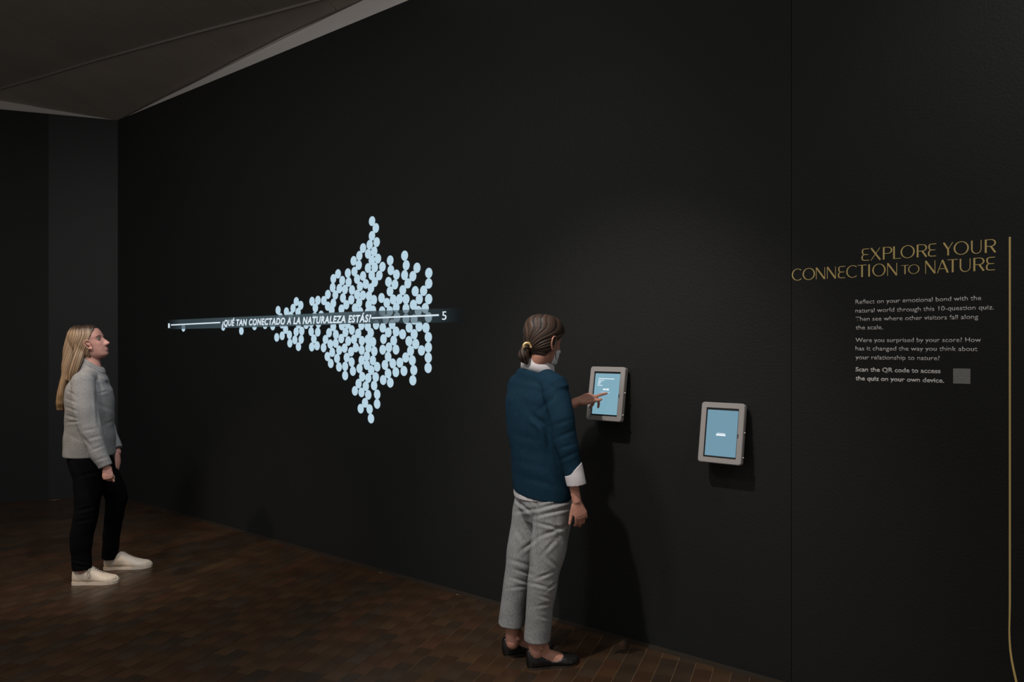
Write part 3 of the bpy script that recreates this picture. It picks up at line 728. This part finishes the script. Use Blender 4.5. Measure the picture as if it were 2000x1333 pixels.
def put_head(B, A, ear, scale): 
    g = head_grid(scale); B.grid((g.reshape(-1, 3)@A+ear).reshape(g.shape))
def ear_shape(B, A, c, s, sg):
    c = np.array(c); Q = lambda r, f, u: c+np.array([r*sg, f, u])*s@A
    B.limb([Q(.001, .010, -.006), Q(.006, .011, .010), Q(.011, .004, .024), Q(.014, -.009, .028), Q(.016, -.018, .020), Q(.015, -.020, .005), Q(.010, -.014, -.012), Q(.006, -.004, -.024), Q(.002, .004, -.026), Q(.001, .008, -.016)],
           [.0035]+[.0042]*6+[.0055, .0055, .004], A[1], seg=10, n=4)
    B.limb([Q(.0, .004, -.01), Q(.004, -.006, .004), Q(.005, -.010, .014)], [(.010, .004), (.012, .004), (.010, .004)], A[1], seg=12, n=3)

def hair_strands_disp(o, val, amp):
    c = getco(o); n = getn(o); d = noise1(val*1.1, 3)*.6+noise1(val*2.7, 4)*.4; setco(o, c+n*(d*amp)[:, None])

# ================================================================== visitor in the blue jacket
def jacket_visitor():
    hd = R(48); Fw = np.array([math.sin(hd), math.cos(hd), 0]); Rt = np.array([math.cos(hd), -math.sin(hd), 0])
    O = frompx(1045, 900, 3.52); O[2] = 0
    B = Blob()
    hipR, kneR, ankR = frompx(1084, 965, 3.46), frompx(1061, 1130, 3.45), frompx(1047, 1262, 3.475)
    hipL, kneL, ankL = frompx(1036, 965, 3.58), frompx(1010, 1125, 3.57), frompx(1001, 1243, 3.585)
    pel, wai, che, nb = frompx(1060, 950, 3.52), frompx(1056, 880, 3.52), frompx(1047, 800, 3.53), frompx(1049, 735, 3.53)
    shR, elR, wrR = frompx(1087, 757, 3.41), frompx(1105, 862, 3.34), frompx(1127, 982, 3.33)
    shL, elL, wrL = frompx(1010, 757, 3.65), frompx(1060, 815, 3.72), frompx(1138, 790, 3.765)
    A = frame(50, -8); ear = frompx(1062, 671, 3.50)  # middle of the head between the ears
    S = .97
    put_head(B, A, ear, S)
    ear_shape(B, A, ear+np.array([.071, -.004, -.002])*S@A, 1.2, 1); ear_shape(B, A, ear+np.array([-.069, -.004, -.002])*S@A, 1.05, -1)
    B.limb([nb-np.array([0, 0, .05]), nb+np.array([0, 0, .02]), ear+np.array([.004, -.012, -.055])@A, ear+np.array([0, -.012, -.01])@A], [(.065, .060), (.052, .054), (.051, .052), (.052, .05)], Rt)
    B.limb([pel, wai, che, nb-np.array([0, 0, .05])], [(.14, .10), (.12, .095), (.14, .095), (.09, .065)], Rt)
    B.limb([shL, nb-np.array([0, 0, .035]), shR], [.038, .045, .038], Fw)
    for h, k, a in ((hipR, kneR, ankR), (hipL, kneL, ankL)):
        B.limb([h, k, a+np.array([0, 0, .035]), a+np.array([0, 0, -.03])], [.070, .046, .033, .034], Rt)
        B.ball(a+np.array([.028, -.022, -.004]), .010)
    B.limb([shR, elR, wrR], [.040, .035, .0205], Fw, caps=(True, False))
    w0 = tq-np.array(P(1180, 762, 3.8))+np.array(P(1125, 783, 3.8)); w0[1] = tq[1]-.065
    B.limb([shL, elL, w0], [.040, .035, .0235], [0, 0, 1])
    # hanging right hand: palm turned to the thigh, thumb forward
    hand(B, frompx(1127, 981, 3.33), frompx(1142, 1034, 3.34)-frompx(1127, 981, 3.33), [-.15, 1, 0], [-1, -.25, 0], .86, ((22, 30, 24), (20, 28, 22), (22, 30, 24), (26, 32, 24)), 4, 8, 30)
    # left hand pointing on the screen
    ix = tq-w0; ix /= np.linalg.norm(ix)
    hand(B, w0, ix, [-.1, .2, -.95], [.2, -.95, -.3], 1.0, ((2, 4, 4), (38, 45, 28), (52, 58, 40), (58, 62, 40)), 2, 8, 20)
    # feet
    heR, toR = frompx(1033, 1302, 3.475), frompx(1128, 1293, 3.54); heR[2] = toR[2] = .006
    heL, toL = frompx(986, 1280, 3.61), frompx(1078, 1272, 3.70); heL[2] = toL[2] = .006
    feet = []
    for h, t in ((heR, toR), (heL, toL)):
        d = (t-h)/np.linalg.norm(t-h); sd = np.array([d[1], -d[0], 0])
        B.grid(foot_grid(h+d*.004, t-d*.006, sd, lambda s, z, x: 0*z)); feet.append((h, t, sd, d))
    for (h, t, sd, d), a in zip(feet, (ankR, ankL)):
        q = h+d*.062; B.limb([q+np.array([0, 0, .035]), q+np.array([0, 0, .075]), a+np.array([0, 0, .02])], [(.031, .044), (.030, .041), (.032, .037)], sd)
    me = B.fuse('person', M['skin'], None, .0036, 2, .5)
    tag(me, 'person in a blue jacket and grey trousers, back turned, tapping a touch screen', 'person')
    kids = []
    # --- jacket
    J = Blob(); zup = np.array([0, 0, 1.])
    J.limb([frompx(1059, 963, 3.52), frompx(1057, 925, 3.52), frompx(1053, 880, 3.52), frompx(1048, 830, 3.53), frompx(1046, 785, 3.535), frompx(1046, 752, 3.535), frompx(1047, 735, 3.53), frompx(1049, 726, 3.53)],
           [(.166, .118), (.166, .118), (.163, .115), (.175, .120), (.182, .115), (.160, .098), (.112, .088), (.088, .080)], Rt, seg=40, n=6, caps=(False, False), tilt0=tuple(Rt*-.16))
    J.limb([shL+[.012, 0, -.02], shL+[.01, 0, .005], frompx(1046, 742, 3.54), shR+[-.006, 0, .008], shR+[0, 0, -.02]], [.050, .056, (.062, .07), .058, .052], Fw)
    J.limb([shR+[-.01, 0, -.01], frompx(1097, 810, 3.36), elR, frompx(1118, 915, 3.335), frompx(1125, 938, 3.33)], [(.064, .060), (.061, .057), (.055, .053), (.044, .044), (.041, .041)], Fw, caps=(True, False))
    J.limb([shL+[.01, 0, -.01], elL, frompx(1108, 800, 3.75)], [.062, .055, .047], zup, caps=(True, False))
    jk = J.fuse('jacket', M['navy'], None, .0045, 5, .5)
    wob(jk, .0016, 6, 1)
    creases(jk, [(1056, 800, 1082, 775, 9, 6), (1040, 812, 1066, 832, 9, 12), (1066, 832, 1074, 880, 9, 13), (1078, 870, 1094, 920, 9, 7), (1052, 770, 1072, 760, 8, 3), (1086, 830, 1110, 822, 7, 4), (1090, 855, 1118, 843, 7, 5), (1095, 876, 1120, 868, 6, 4), (1097, 898, 1122, 886, 6, 4),
                 (1046, 820, 1072, 850, 7, 5), (1005, 900, 1070, 915, 12, 3), (1010, 850, 1055, 862, 12, 3), (1015, 780, 1040, 800, 12, 2.5), (1080, 925, 1105, 962, 8, 6), (1030, 935, 1085, 950, 10, 3), (1075, 775, 1083, 820, 8, 4), (1068, 745, 1088, 770, 8, 3)], .62)
    kids.append(jk)
    # --- shirt: collar, tail, cuff
    def band(name, cen, ax_up, rad, side, h, m, seg=56, flare=0, gap=None, th=.003, hs=None, tilt=None):
        """upright cloth strip round an ellipse; gap = (from, to) degrees left open"""
        up = np.array(ax_up, float); up /= np.linalg.norm(up); sd = np.array(side, float); sd -= up*sd.dot(up); sd /= np.linalg.norm(sd); fo_ = np.cross(up, sd)
        v = []; f = []; cols = []
        a0, a1 = (0, 360) if gap is None else (gap[1], gap[0]+360)
        n = seg
        for i in range(n+1):
            a = R(a0+(a1-a0)*i/n); hh = h if hs is None else hs(math.degrees(a) % 360)
            for lv, (rad_o, z) in enumerate(((0, 0), (flare*.5, hh*.5), (flare, hh), (flare-th, hh), (flare*.5-th, hh*.5), (-th, 0))):
                q = np.array(cen)+sd*math.cos(a)*(rad[0]+rad_o)+fo_*math.sin(a)*(rad[1]+rad_o)+up*z
                if tilt is not None: q = q+up*((sd*math.cos(a)*rad[0]+fo_*math.sin(a)*rad[1])@np.array(tilt))
                v.append(q)
        for i in range(n):
            for k in range(6): f.append((i*6+k, (i+1)*6+k, (i+1)*6+(k+1) % 6, i*6+(k+1) % 6))
        f += [tuple(range(6)), tuple(range(n*6+5, n*6-1, -1))]
        o = fixn(obj(name, v, f, m, None, True)); return o
    cc = frompx(1050, 722, 3.53)
    col = band('collar', cc+[0, 0, -.022], [.02, .06, 1], (.089, .080), Rt, .060, M['shirt'], flare=-.004, gap=(75, 105), th=.004, tilt=tuple(Rt*-.12-Fw*.22))
    kids.append(col)
    T = Blob()
    T.limb([frompx(1058, 966, 3.52)+[0, 0, -.012], frompx(1057, 930, 3.52), frompx(1054, 900, 3.52)], [(.158, .112), (.156, .110), (.15, .105)], Rt, seg=40, caps=(False, False), tilt0=tuple(Rt*.02+Fw*.02))
    tl = T.fuse('shirt_tail', M['shirt'], None, .004, 3); wob(tl, .0015, 14, 2); kids.append(tl)
    cf = Blob()
    cf.limb([frompx(1120, 916, 3.332), frompx(1123, 931, 3.33), frompx(1126, 947, 3.33)], [.044, .0455, .046], Fw, caps=(False, False), tilt0=(-.55, 0, 0), tilt1=(.05, 0, 0))
    c1 = cf.fuse('shirt_cuff', M['shirt'], None, .003, 2); wob(c1, .0010, 14, 4); kids.append(c1)
    # --- trousers
    Tr = Blob()
    Tr.limb([frompx(1057, 915, 3.52), frompx(1060, 955, 3.52), frompx(1062, 990, 3.52)], [(.140, .100), (.152, .115), (.140, .112)], Rt, seg=36, caps=(False, True))
    Tr.limb([frompx(1082, 960, 3.47), frompx(1080, 1000, 3.46), frompx(1073, 1060, 3.455), frompx(1061, 1130, 3.45), frompx(1054, 1190, 3.46), frompx(1050, 1235, 3.47), frompx(1049, 1251, 3.47)], [(.085, .09), (.087, .098), (.085, .090), (.071, .074), (.064, .066), (.062, .064), (.062, .064)], Rt, caps=(True, False), tilt0=(0, 0, 0), seg=32)
    Tr.limb([frompx(1040, 960, 3.57), frompx(1037, 1000, 3.58), frompx(1025, 1060, 3.575), frompx(1012, 1130, 3.57), frompx(1003, 1180, 3.575), frompx(999, 1212, 3.58), frompx(998, 1221, 3.58)], [(.085, .09), (.085, .096), (.080, .085), (.067, .07), (.062, .064), (.063, .065), (.063, .065)], Rt, caps=(True, False), seg=32)
    tr = Tr.fuse('trousers', M['greyp'], None, .0042, 3, .5)
    wob(tr, .0013, 9, 5)
    creases(tr, [(1050, 995, 1112, 978, 5, 8), (1052, 1008, 1110, 994, 5, 6), (1050, 990, 1040, 970, 6, 5), (1050, 1022, 1100, 1035, 5, 5), (1055, 1048, 1100, 1030, 6, 6), (1008, 978, 1035, 1000, 5, 7), (1010, 1000, 1045, 995, 6, 5), (1012, 1040, 1028, 1065, 6, 4),
                 (1020, 1075, 1046, 1055, 6, 6), (1062, 1080, 1085, 1055, 6, 5), (1050, 1130, 1075, 1120, 5, 5), (1040, 1140, 1070, 1148, 5, 4), (1010, 1115, 1035, 1122, 5, 5), (1002, 1130, 1034, 1140, 5, 5), (995, 1150, 1030, 1145, 5, 3), (1000, 1095, 1032, 1105, 6, 4),
                 (1072, 1150, 1086, 1140, 4, 6), (1055, 1165, 1078, 1172, 5, 3), (1050, 1185, 1075, 1180, 5, 3), (1055, 1205, 1072, 1210, 5, 2.5), (1008, 1190, 1020, 1215, 5, 2), (1068, 1090, 1090, 1110, 6, 4), (1046, 1000, 1046, 1100, 6, 6), (1085, 1010, 1095, 1070, 7, 3)], .85)
    kids.append(tr)
    # --- shoes
    for (h, t, sd, d), nm in zip(feet, ('near', 'far')):
        def off(s, z, x):
            top = np.interp(s, [0, .05, .15, .30, .42, .50, .58, .66, .72, .80, 1], [.079, .076, .062, .040, .025, .023, .030, .040, .060, .09, .09])
            return np.where(z < top, .0042, -.006+.0102*np.exp(-np.clip(z-top, 0, 1)/.003))
        g = foot_grid(h-d*.003, t+d*.004, sd, off, seg=110, n=130, shoe=True)
        sb = Blob(); sb.grid(g); me_ = mesh('ballet_flat', sb.v, sb.f); s_ = link('shoe', me_, M['blackshoe'], None, True); kids.append(s_)
        # thin sole and low heel
        n = 40; rows = np.array(foot_rows(0)); v = []; ring = []
        for i in range(n):
            s = i/(n-1); hw = np.interp((1-math.cos(math.pi*s))/2, rows[:, 0], rows[:, 1])+.0035; sx = (1-math.cos(math.pi*s))/2; sh = np.interp(sx, rows[:, 0], rows[:, 3])
            ring.append((sx, hw, sh))
        L = np.linalg.norm(t-h)
        out = [h+d*(L*sx*1.03-.004)+sd*(hw*.93+sh) for sx, hw, sh in ring]+[h+d*(L*sx*1.03-.004)+sd*(-hw*.93+sh) for sx, hw, sh in ring[::-1]]
        v = [q*[1, 1, 0]+[0, 0, .0005] for q in out]+[q*[1, 1, 0]+[0, 0, .009] for q in out]; N = len(out)
        so = fixn(obj('sole', v, [tuple(range(N)), tuple(range(2*N-1, N-1, -1))]+[(i, (i+1) % N, (i+1) % N+N, i+N) for i in range(N)], M['sole'], None)); so.parent = s_
        kids.append(so)
    # --- hair: cap swept back to a low short ponytail
    tie = np.array([-.004, -.094, -.052])*S@A+ear
    tie = frompx(1031, 676, 3.47)
    def hoff(g):
        x, f, u = g[:, :, 0], g[:, :, 1], g[:, :, 2]
        hl = np.interp(f, [-.10, -.06, -.03, -.012, 0, .02, .05, .075, .09], [-.082, -.080, -.066, -.040, .002, .014, .040, .066, .085])   # hairline height
        k = 1/(1+np.exp(-(u-hl)/.0028)); vol = .012+.016*np.clip(u/.1, 0, 1)+.005*np.clip(-f/.09, 0, 1)
        return -.012+(vol+.012)*k
    g = head_grid(S, hoff, seg=120, rows=120, face=False); gw = (g.reshape(-1, 3)@A+ear).reshape(g.shape)
    H = Blob(); H.grid(gw)
    cap = H.fuse('hair', M['brown_hair'], None, .0028, 2)
    c = getco(cap); loc = (c-ear)@A.T; th = np.arctan2(loc[:, 0], -loc[:, 1]); ut = -.050
    an = np.arctan2(loc[:, 2]-ut, th*.048+.0001); dist = np.hypot(loc[:, 2]-ut, th*.048)
    val = an*12+np.sin(dist*38+an*3)*.7+50
    set_strand(cap, val); hair_strands_disp(cap, val, .0034)
    kids.append(cap)
    pt = Blob(); pt.limb([tie+[.012, .01, .006], tie, frompx(1026, 684, 3.46), frompx(1023, 694, 3.46), frompx(1025, 703, 3.465), frompx(1029, 709, 3.47)], [.010, .011, .023, .027, .022, .008], [1, 0, 0], seg=24)
    pt.limb([tie+[.01, .01, 0], frompx(1034, 690, 3.49), frompx(1036, 706, 3.495)], [.010, .012, .006], [1, 0, 0])
    po = pt.fuse('ponytail', M['brown_hair'], None, .0025, 2); c = getco(po); an = np.arctan2(c[:, 1]-3.49, c[:, 0]-tie[0]+.015)
    val = an*6+c[:, 2]*30; set_strand(po, val); hair_strands_disp(po, val, .002); po.parent = None; kids.append(po)
    hb = Blob(); r_ = .0155
    cl = frompx(1030, 677, 3.435); q = []
    for k in range(9):
        a = R(-20+220*k/8); q.append(cl+np.array([math.cos(a)*r_*1.15, -.006, math.sin(a)*r_]))
    hb.limb(q, [(.004, .007)]*9, [0, 1, 0], seg=10, n=2); hc = hb.fuse('hair_clip', M['golden'], None, .0015, 1); kids.append(hc)
    lk = Blob(); lk.limb([frompx(1086, 655, 3.44), frompx(1086, 675, 3.43), frompx(1085, 695, 3.43), frompx(1088, 706, 3.44)], [(.004, .003), (.005, .003), (.003, .002), (.001, .001)], [1, 0, 0], seg=8)
    l2 = lk.fuse('hair_lock', M['brown_hair'], None, .0014, 1); set_strand(l2, getco(l2)[:, 0]*900); kids.append(l2)
    # --- face mask
    def moff(g):
        x, f, u = g[:, :, 0], g[:, :, 1], g[:, :, 2]
        top = np.interp(np.abs(x), [0, .02, .05, .065], [-.008, -.016, -.026, -.034])
        k = 1/(1+np.exp((u-top)/.0012))/(1+np.exp(-(f-.028)/.0012))/(1+np.exp(-(u+.100)/.0012))
        return -.008+(.0105)*k
    g = head_grid(S, moff, seg=120, rows=130); mk = Blob(); mk.grid((g.reshape(-1, 3)@A+ear).reshape(g.shape)); ms = mk.fuse('face_mask', M['mask'], None, .002, 1)
    # keep only the cloth that lies outside the face
    kids.append(ms)
    rest(me, O); me.location = O
    for k in kids:
        if k.parent: k.location = (0, 0, 0); rest(k, O); continue
        rest(k, O); k.parent = me
    return me
# ================================================================== visitor in the grey fleece
def fleece_visitor():
    hd = R(70); Fw = np.array([math.sin(hd), math.cos(hd), 0]); Rt = np.array([math.cos(hd), -math.sin(hd), 0]); zup = np.array([0, 0, 1.])
    O = frompx(172, 900, 4.78); O[2] = 0
    B = Blob()
    pel, wai, che, nb = frompx(172, 880, 4.78), frompx(174, 830, 4.78), frompx(176, 775, 4.78), frompx(181, 718, 4.78)
    shR, elR, wrR = frompx(162, 745, 4.62), frompx(175, 835, 4.575), frompx(208, 912, 4.58)
    shL, elL, wrL = frompx(193, 745, 4.92), frompx(206, 828, 5.0), frompx(229, 884, 4.96)
    hipR, kneR, ankR = frompx(170, 905, 4.68), frompx(170, 1005, 4.67), frompx(161, 1112, 4.68)
    hipL, kneL, ankL = frompx(190, 905, 4.88), frompx(226, 968, 4.93), frompx(212, 1084, 4.99)
    A = frame(82, 18); S = 1.06; ear = frompx(174.5, 672.5, 4.78)
    put_head(B, A, ear, S)
    for sg in (1, -1): ear_shape(B, A, ear+np.array([.0715*sg, .027, -.012])*S@A, 1.1, sg)
    B.limb([nb-zup*.05, nb+zup*.01, ear+np.array([0, -.020, -.070])@A, ear+np.array([0, -.015, -.02])@A], [(.05, .05), (.050, .050), (.05, .054), (.05, .055)], Rt)
    B.limb([pel, wai, che, nb-zup*.05], [(.14, .10), (.12, .095), (.13, .10), (.09, .065)], Rt)
    B.limb([shL, nb-zup*.06, shR], [.036, .034, .036], Fw)
    for h, k, a in ((hipR, kneR, ankR), (hipL, kneL, ankL)): B.limb([h, k, a], [.068, .046, .034], Rt)
    B.limb([shR, elR, wrR], [.04, .036, .025], Fw); B.limb([shL, elL, wrL], [.04, .036, .025], Fw)
    hand(B, wrR, frompx(212, 940, 4.57)-wrR, [-.35, .95, .0], [1, .35, .0], .84, ((50, 65, 45), (52, 66, 45), (54, 66, 45), (54, 66, 45)), 0, 10, 8)
    hand(B, wrL, frompx(236, 922, 4.95)-wrL, [-.95, -.2, 0], [.4, -.9, 0], .9, (14, 16, 18, 20), 2, 15, 22)
    heR, toR = frompx(146, 1137, 4.69), frompx(229, 1137, 4.72); heL, toL = frompx(207, 1117, 5.0), frompx(294, 1113, 5.05)
    feet = []
    for h, t in ((heR, toR), (heL, toL)):
        h[2] = t[2] = .014; d = (t-h)/np.linalg.norm(t-h); sd = np.array([d[1], -d[0], 0]); feet.append((h, t, sd, d)); B.grid(foot_grid(h+d*.006, t-d*.02, sd, lambda s, z, x: 0*z-.002))
    me = B.fuse('person', M['skin2'], None, .0036, 2, .5)
    tag(me, 'person with long blond hair in a grey fleece, looking up towards the projection', 'person')
    kids = []
    J = Blob()
    J.limb([frompx(175, 889, 4.78), frompx(175, 860, 4.78), frompx(175, 830, 4.78), frompx(175, 790, 4.78), frompx(174, 765, 4.78), frompx(176, 742, 4.78), frompx(180, 727, 4.78)],
           [(.180, .152), (.178, .150), (.168, .143), (.172, .143), (.168, .138), (.142, .104), (.085, .080)], Rt, seg=40, caps=(False, False))
    J.limb([shL+[0, 0, -.02], shL, frompx(178, 736, 4.78), shR, shR+[0, 0, -.02]], [.052, .056, (.062, .066), .056, .052], Fw)
    J.limb([shR, frompx(165, 790, 4.585), elR, frompx(191, 880, 4.575), frompx(206, 912, 4.58)], [(.070, .062), (.072, .06), (.066, .056), (.052, .046), (.040, .038)], Fw, caps=(True, False))
    J.limb([shL, elL, frompx(228, 878, 4.96)], [.062, .055, .040], Fw, caps=(True, False))
    # stand-up collar
    J.limb([frompx(178, 738, 4.78), frompx(181, 724, 4.78), frompx(184, 709, 4.78)], [(.112, .104), (.080, .080), (.066, .068)], Rt, caps=(True, False), tilt1=tuple(-Fw*.42))
    jk = J.fuse('fleece_jacket', M['fleece'], None, .0045, 4, .5); wob(jk, .0018, 7, 11)
    creases(jk, [(133, 765, 143, 770, 4, 6), (131, 780, 146, 786, 4, 6), (130, 796, 148, 803, 4, 7), (130, 812, 150, 818, 4, 7), (133, 826, 152, 824, 4, 7), (194, 768, 210, 765, 4, 5), (192, 745, 200, 765, 4, 4), (190, 790, 215, 800, 6, 3), (152, 800, 156, 850, 5, 4),
                 (158, 850, 175, 870, 5, 7), (165, 842, 185, 838, 5, 4), (172, 858, 195, 852, 5, 4), (180, 880, 200, 872, 4, 4), (187, 760, 192, 830, 5, 6), (195, 838, 203, 860, 2.5, 4), (166, 713, 203, 732, 2.2, 6), (135, 850, 160, 862, 7, 3), (205, 830, 222, 822, 5, 3), (188, 900, 210, 893, 4, 3)], .68)
    kids.append(jk)
    Tr = Blob()
    Tr.limb([frompx(174, 870, 4.78), frompx(172, 895, 4.78), frompx(173, 915, 4.78)], [(.14, .11), (.15, .118), (.135, .11)], Rt, seg=32)
    Tr.limb([frompx(167, 900, 4.69), frompx(172, 950, 4.68), frompx(169, 1000, 4.67), frompx(160, 1045, 4.67), frompx(159, 1085, 4.68), frompx(161, 1113, 4.68)], [(.09, .094), (.082, .084), (.070, .072), (.064, .068), (.057, .060), (.054, .056)], Rt, caps=(True, False))
    Tr.limb([frompx(190, 900, 4.88), frompx(212, 940, 4.90), frompx(227, 968, 4.93), frompx(224, 1000, 4.95), frompx(218, 1045, 4.97), frompx(214, 1090, 4.99)], [(.09, .094), (.078, .08), (.068, .070), (.060, .060), (.054, .054), (.050, .050)], Rt, caps=(True, False))
    tr = Tr.fuse('trousers', M['blackp'], None, .0045, 3); wob(tr, .0014, 9, 7)
    creases(tr, [(150, 1000, 185, 990, 5, 4), (148, 1020, 180, 1015, 5, 3), (145, 1095, 172, 1100, 4, 4), (146, 1106, 175, 1110, 4, 3), (160, 930, 195, 920, 6, 4)])
    kids.append(tr)
    for idx, ((h, t, sd, d), a) in enumerate(zip(feet, (ankR, ankL))):
        def off(s, z, x):
            top = np.interp(s, [0, .08, .2, .30, .38, .46, .6, 1], [.084, .080, .074, .082, .10, .12, .12, .12])
            return np.where(z < top, .0065+.014*math.exp(-((s-.36)/.13)**2)*np.clip(z/.05, 0, 1), -.006)
        g = foot_grid(h, t, sd, off, seg=64, n=70, shoe=True); sb = Blob(); sb.grid(g); s_ = sb.fuse('sneaker', M['white_shoe'], None, .0026, 2); kids.append(s_)
        rows = np.array(foot_rows(0)); L = np.linalg.norm(t-h); ring = []
        for i in range(40):
            sx = (1-math.cos(math.pi*i/39))/2; ring.append((sx, np.interp(sx, rows[:, 0], rows[:, 1])+.0072, np.interp(sx, rows[:, 0], rows[:, 3])))
        out = [h+d*(L*(sx*1.07-.035))+sd*(hw+sh) for sx, hw, sh in ring]+[h+d*(L*(sx*1.07-.035))+sd*(-hw+sh) for sx, hw, sh in ring[::-1]]; N = len(out)
        v = [q*[1, 1, 0]+[0, 0, .0005] for q in out]+[q*[1, 1, 0]+[0, 0, .021] for q in out]
        so = fixn(obj('sole', v, [tuple(range(N)), tuple(range(2*N-1, N-1, -1))]+[(i, (i+1) % N, (i+1) % N+N, i+N) for i in range(N)], M['white_sole'], None)); bevel(so, .003); so.parent = s_; kids.append(so)
        rws = np.array(foot_rows(0))
        for k, sx in enumerate((.42, .48, .54, .60, .66)):
            tp = np.interp(sx, rws[:, 0], rws[:, 2])+.0085+.014*math.exp(-((sx-.36)/.13)**2); c = h+d*(L*sx)+zup*tp; lb = Blob(); wd_ = .021
            lb.limb([c-sd*wd_+zup*-.014, c-sd*wd_*.5+zup*.001, c+d*.004+zup*.003, c+sd*wd_*.5+zup*.001, c+sd*wd_+zup*-.014], [(.0025, .0018)]*5, d, seg=8, n=2)
            o = obj('lace', lb.v, lb.f, M['lace'], None, True); o.parent = s_; kids.append(o)
        if idx == 0:
            c = h+d*(L*.40)+zup*.094; lb = Blob(); c2 = c+sd*.040
            lb.limb([c, c2+zup*-.006, c2+sd*.012+zup*-.030-d*.006, c2+sd*.015+zup*-.048-d*.002, c2+sd*.015+zup*-.052+d*.006, c2+sd*.014+zup*-.040+d*.010, c2+sd*.008+zup*-.012+d*.004, c+d*.004], [.0024]*8, d, seg=8, n=4)
            o = obj('lace', lb.v, lb.f, M['lace'], None, True); o['label'] = 'hanging bow of the shoe lace'; o.parent = s_; kids.append(o)
    # hair
    def hoff(g):
        x, f, u = g[:, :, 0], g[:, :, 1], g[:, :, 2]
        hl = np.interp(f, [-.10, -.05, .0, .016, .028, .046, .062, .072, .082], [-.12, -.11, -.09, -.03, .014, .034, .060, .088, .106])
        k = 1/(1+np.exp(-(u-hl)/.0025)); return -.012+(.019+.006*np.clip(-f/.09, 0, 1))*k
    g = head_grid(S, hoff, seg=120, rows=120, face=False)
    H = Blob(); H.grid((g.reshape(-1, 3)@A+ear).reshape(g.shape))
    H.limb([frompx(153, 655, 4.79), frompx(147, 680, 4.79), frompx(141, 710, 4.79), frompx(132, 740, 4.79), frompx(124, 765, 4.785), frompx(121, 785, 4.785), frompx(120.5, 801, 4.785)],
           [(.072, .065), (.080, .066), (.088, .056), (.085, .036), (.078, .030), (.066, .030), (.040, .026)], Rt, seg=36, caps=(True, False))
    H.limb([frompx(156, 660, 4.71), frompx(155, 682, 4.71), frompx(152, 702, 4.70), frompx(144, 722, 4.70), frompx(134, 742, 4.71)], [(.014, .030), (.014, .032), (.016, .032), (.018, .030), (.014, .020)], Rt, seg=24)
    ha = H.fuse('hair', M['blond_hair'], None, .0032, 3)
    c = getco(ha); ax0 = np.array([frompx(150, 640, 4.79)[0], 4.79]); 
    rel = c[:, :2]-ax0; lowx = np.interp(c[:, 2], [1.1, 1.35, 1.6], [frompx(126, 0, 4.79)[0], frompx(133, 0, 4.79)[0], frompx(158, 0, 4.79)[0]])
    an = np.arctan2(c[:, 1]-4.79, c[:, 0]-lowx); val = an*7+np.sin(c[:, 2]*14)*.5+40+(c[:, 0]-lowx)*55+(c[:, 1]-4.79)*25
    k_ = np.clip((c[:, 2]-1.622)/.032+noise1(val*1.3, 8)*.25, 0, 1)[:, None]; k2 = np.clip((1.45-c[:, 2])/.30, 0, 1)[:, None]; set_strand(ha, val, (1-k_*[.88, .90, .91])*(1+k2*[.12, .0, -.25])); hair_strands_disp(ha, val, .003); kids.append(ha)
    # eye, brow, earring
    for sg in (1, -1):
        e = Blob(); e.ball(ear+np.array([.031*sg, .0690, .008])*S@A, .0115*S); o = obj('eye', e.v, e.f, M['eyew'], None, True); kids.append(o)
        e = Blob(); e.ball(ear+np.array([.0312*sg, .0762, .0085])*S@A, .0062*S); o = obj('iris', e.v, e.f, M['iris'], None, True); kids.append(o)
        e = Blob(); q = lambda r, f, u: ear+np.array([r*sg, f, u])*S@A
        e.limb([q(.016, .0855, .0255), q(.028, .0845, .030), q(.040, .078, .029), q(.048, .070, .024)], [(.002, .0012), (.0028, .0014), (.0025, .0014), (.0012, .001)], A[2], seg=8)
        o = obj('eyebrow', e.v, e.f, M['lash'], None, True); kids.append(o)
        e = Blob(); e.limb([q(.020, .0775, .011), q(.030, .0822, .0155), q(.040, .0765, .012), q(.045, .071, .009)], [(.001, .001), (.0022, .0012), (.0022, .0014), (.001, .001)], A[2], seg=8)
        o = obj('eyelashes', e.v, e.f, M['lash'], None, True); kids.append(o)
    e = Blob(); e.ball(ear+np.array([.077, .034, -.040])*S@A, .0032); kids.append(obj('earring', e.v, e.f, M['golden'], None, True))
    rest(me, O); me.location = O
    for k in kids:
        rest(k, O)
        if not k.parent: k.parent = me
    return me
tq = np.array(ray_plane(1180, 762, tb1[0], tb1[1])+tb1[1]*.001)
jv = jacket_visitor()
fv = fleece_visitor()
